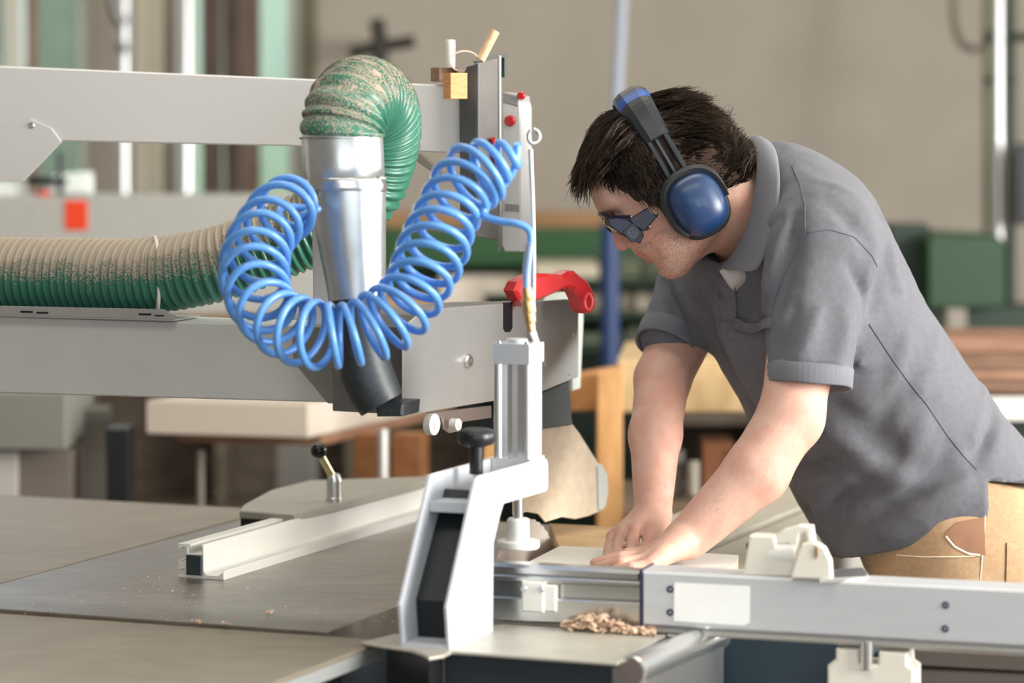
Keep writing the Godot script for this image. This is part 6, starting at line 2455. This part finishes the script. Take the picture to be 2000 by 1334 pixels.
	plate(st, [1206, 704, 1700, 700, 1700, 806, 1206, 806], yawed(at(1400, 750, 6.1), -4), 0.5, 0.004)
	part("apron", st, birch, wb)
	st = begin()
	plate(st, [1108, 742, 1150, 728, 1216, 716, 1218, 800, 1164, 802, 1108, 806], yawed(at(1160, 760, 5.95), 8), 0.05, 0.004)
	part("end_rail", st, oak, wb)
	for k in [[1166, 1216, 5.9], [1560, 1610, 5.9], [944, 972, 5.95]]:
		st = begin()
		upright(st, k[0], 730, k[1], 1620, k[2], 0.06)
		part("leg", st, wood("leg_honey", c8(214, 156, 92), 128, Vector3(4, 1, 4)), wb)
	st = begin()
	upright(st, 1216, 985, 1620, 1010, 6.2, 0.4)
	part("lower_shelf", st, wood("shelf_dull", c8(132, 108, 84), 129, Vector3(2, 2, 2)), wb)
	for k in [[1340, 900, 1366, 968, c8(150, 142, 132), "grey tin standing on the bench's lower shelf"], [1372, 862, 1432, 968, c8(126, 78, 46), "brown box standing on the bench's lower shelf"], [1290, 880, 1336, 968, c8(122, 116, 112), "grey box standing on the bench's lower shelf"], [1438, 880, 1470, 968, c8(96, 84, 70), "dull brown jar standing on the bench's lower shelf"]]:
		st = begin()
		if k[2] - k[0] < 40:
			rod(st, at((k[0] + k[2]) * 0.5, k[3], 6.3), at((k[0] + k[2]) * 0.5, k[1], 6.3), (k[2] - k[0]) * 0.5 * 6.3 / FOCAL, 20)
			tag(part("tin", st, material("tin_%d" % k[0], k[4], 0.6)), k[5], "tin")
		else:
			upright(st, k[0], k[1], k[2], k[3], 6.32, 0.12)
			tag(part("storage_box", st, material("box_%d" % k[0], k[4], 0.7)), k[5], "box")
	var bs := thing("bench_shelves", at(1600, 900, 7.6), "open brown shelves in the shade behind the workbench", "shelves")
	open_shelves(bs, 1290, 1900, 806, 7.6, 0.42, 3, shelf_brown)
	# ---- right hand side ----
	var gc := thing("green_cabinet", at(1880, 530, 8.0), "dark green machine cabinet in front of the far wall", "cabinet")
	st = begin()
	prism(st, outline([1812, 470, 1830, 456, 1950, 462, 1966, 480, 1966, 600, 1812, 604], yawed(at(1880, 530, 8.0), 0)), yawed(at(1880, 530, 8.0), 0), 0.3, 0.006)
	part("head", st, material("cabinet_green", c8(24, 60, 28), 0.45), gc)
	st = begin()
	upright(st, 1740, 440, 1816, 700, 8.15, 0.2)
	part("column", st, green_dark, gc)
	st = begin()
	upright(st, 1700, 600, 2060, 1200, 8.2, 0.2)
	part("base", st, green_dark, gc)
	st = begin()
	upright(st, 1850, 604, 1888, 668, 7.9, 0.06)
	part("switch_plate", st, material("switch_taupe", c8(138, 130, 118), 0.6), gc)
	var n := 0
	for v in [660, 690, 726, 742]:
		st = begin()
		upright(st, 1830 + 8 * (n % 2), v, 2100, [688, 724, 740, 768][n], 6.6, 0.3)
		tag(part("brown_plank", st, wood("plank_brown_%d" % n, [c8(150, 106, 80), c8(122, 86, 62), c8(168, 122, 96), c8(118, 82, 60)][n], 140 + n, Vector3(1, 6, 1))), ["reddish plank on top of the stack behind the worker's back", "dark brown plank second in the stack behind the worker's back", "thin light brown plank third in the stack behind the worker's back", "lowest dark plank of the stack behind the worker's back"][n], "plank", "planks stacked behind the worker")
		n += 1
	st = begin()
	upright(st, 1840, 776, 2100, 822, 6.6, 0.3)
	tag(part("white_ledge", st, material("ledge_white", c8(222, 220, 214), 0.5)), "white ledge carrying the brown planks", "ledge")
	st = begin()
	upright(st, 1800, 822, 2100, 1500, 6.8, 0.3)
	tag(part("dark_green_chest", st, green_dark), "dark green chest under the white ledge", "chest")
	# pipes on the right
	var gp := thing("pipe_scaffold", at(1950, 200, 8.6), "dark green pipe frame against the far wall", "frame")
	for k in [[1927, 6.0, c8(92, 96, 64)], [1974, 8.0, c8(34, 52, 38)]]:
		st = begin()
		rod(st, at(k[0], -160, 8.6), at(k[0], 1300, 8.6), k[1] * 8.6 / FOCAL * 1.25, 14)
		part("upright", st, material("frame_%d" % k[0], k[2], 0.5), gp)
	for v in [72, 156]:
		st = begin()
		rod(st, at(1920, v, 8.55), at(2060 if v == 72 else 1985, v, 8.55), (9.0 if v == 72 else 6.0) * 8.6 / FOCAL, 14)
		part("crossbar", st, green_dark, gp)
	st = begin()
	rod(st, at(1950, -160, 8.5), at(1950, 466, 8.5), 0.0175, 20)
	rod(st, at(1950, 262, 8.5), at(1950, 286, 8.5), 0.0195, 20)
	tag(part("silver_pipe", st, material("zinc_bright", c8(196, 196, 196), 0.3, 0.8)), "silver vent pipe inside the dark green frame", "pipe")
	st = begin()
	tube(st, curve_points([at(1862, -120, 8.7), at(1862, 20, 8.7), at(1872, 76, 8.7), at(1896, 96, 8.7), at(1922, 92, 8.7)], 0.02), 0.011, 12)
	tag(part("cable_loop", st, material("cable_taupe", c8(130, 120, 108), 0.6)), "grey cable hanging in a loop beside the green frame", "cable")
	st = begin()
	upright(st, 1988, 280, 2080, 440, 8.3, 0.1)
	tag(part("black_box", st, black), "black box hung right of the silver vent pipe", "box")
	# ---- left of the wall: pipes before the windows, leaning boards, dark cross ----
	for k in [[243, 13, 8.9, "spiral vent pipe with a dark elbow before the windows"], [365, 15, 9.0, "plain silver vent pipe beside the leaning dark boards"]]:
		var vp := thing("vent_pipe", at(k[0], 200, k[2]), k[3], "pipe")
		st = begin()
		rod(st, at(k[0], -160, k[2]), at(k[0] - 2, 386, k[2]), k[1] * k[2] / FOCAL, 18)
		part("tube", st, mats["zinc_bright"], vp)
		if k[0] == 243:
			st = begin()
			tube(st, curve_points([at(214, -60, k[2] - 0.05), at(226, 20, k[2] - 0.05), at(240, 48, k[2] - 0.04)], 0.01), 0.02, 12)
			part("elbow", st, material("elbow_grey", c8(126, 124, 122), 0.4, 0.5), vp)
			st = begin()
			lathe(st, [0.026, 0.0, 0.026, 0.03], Transform3D(Basis(), at(243, 104, k[2])), 18)
			part("joint_ring", st, mats["elbow_grey"], vp)
	for k in [[392, 430, 398, 440, walnut, "nearly black board leaning against the far window"], [432, 466, 448, 474, wood("board_cocoa", c8(58, 38, 28), 150, Vector3(5, 1, 5)), "dark chocolate board leaning against the far window"], [468, 506, 476, 510, wood("board_umber", c8(88, 68, 50), 151, Vector3(5, 1, 5)), "umber board leaning at the window's edge"]]:
		st = begin()
		plate(st, [k[0], -160, k[1], -160, k[3], 1200, k[2], 1200], yawed(at(450, 300, 9.2), 0), 0.03, 0.002)
		tag(part("leaning_board", st, k[4]), k[5], "board", "dark boards leaning by the far window")
	st = begin()
	upright(st, 320, -160, 341, 1200, 9.45, 0.04)
	tag(part("window_post", st, wood("post_tan", c8(150, 124, 100), 152, Vector3(5, 1, 5))), "tan wooden post beside the plain vent pipe", "post")
	st = begin()
	upright(st, 50, -160, 72, 1200, 9.45, 0.04)
	tag(part("window_post", st, mats["post_tan"]), "tan wooden post before the far left window", "post")
	st = begin()
	upright(st, 600, -160, 616, 640, 9.5, 0.05)
	tag(part("conduit", st, material("conduit_olive", c8(92, 88, 62), 0.6)), "olive conduit at the edge of the far window", "conduit")
	st = begin()
	upright(st, 262, -160, 318, 620, 9.52, 0.05)
	tag(part("cream_panel", st, material("panel_cream", c8(228, 221, 198), 0.6)), "cream wall panel between the two vent pipes", "panel")
	var iron := material("iron_dark", c8(34, 29, 22), 0.6)
	var cr := thing("iron_cross", at(745, 90, 8.8), "dark cross-shaped iron hand wheel fixed on the far wall", "hand wheel")
	st = begin()
	tube(st, curve_points([at(682, 104, 8.8), at(740, 92, 8.8), at(810, 80, 8.8)], 0.02), 0.018, 12)
	part("crossbar", st, iron, cr)
	st = begin()
	tube(st, curve_points([at(736, 38, 8.8), at(742, 80, 8.8), at(742, 128, 8.8)], 0.02), 0.022, 12)
	part("stem", st, iron, cr)
	st = begin()
	rod(st, at(742, 90, 8.78), at(742, 90, 9.62), 0.02, 14)
	part("mount", st, iron, cr)
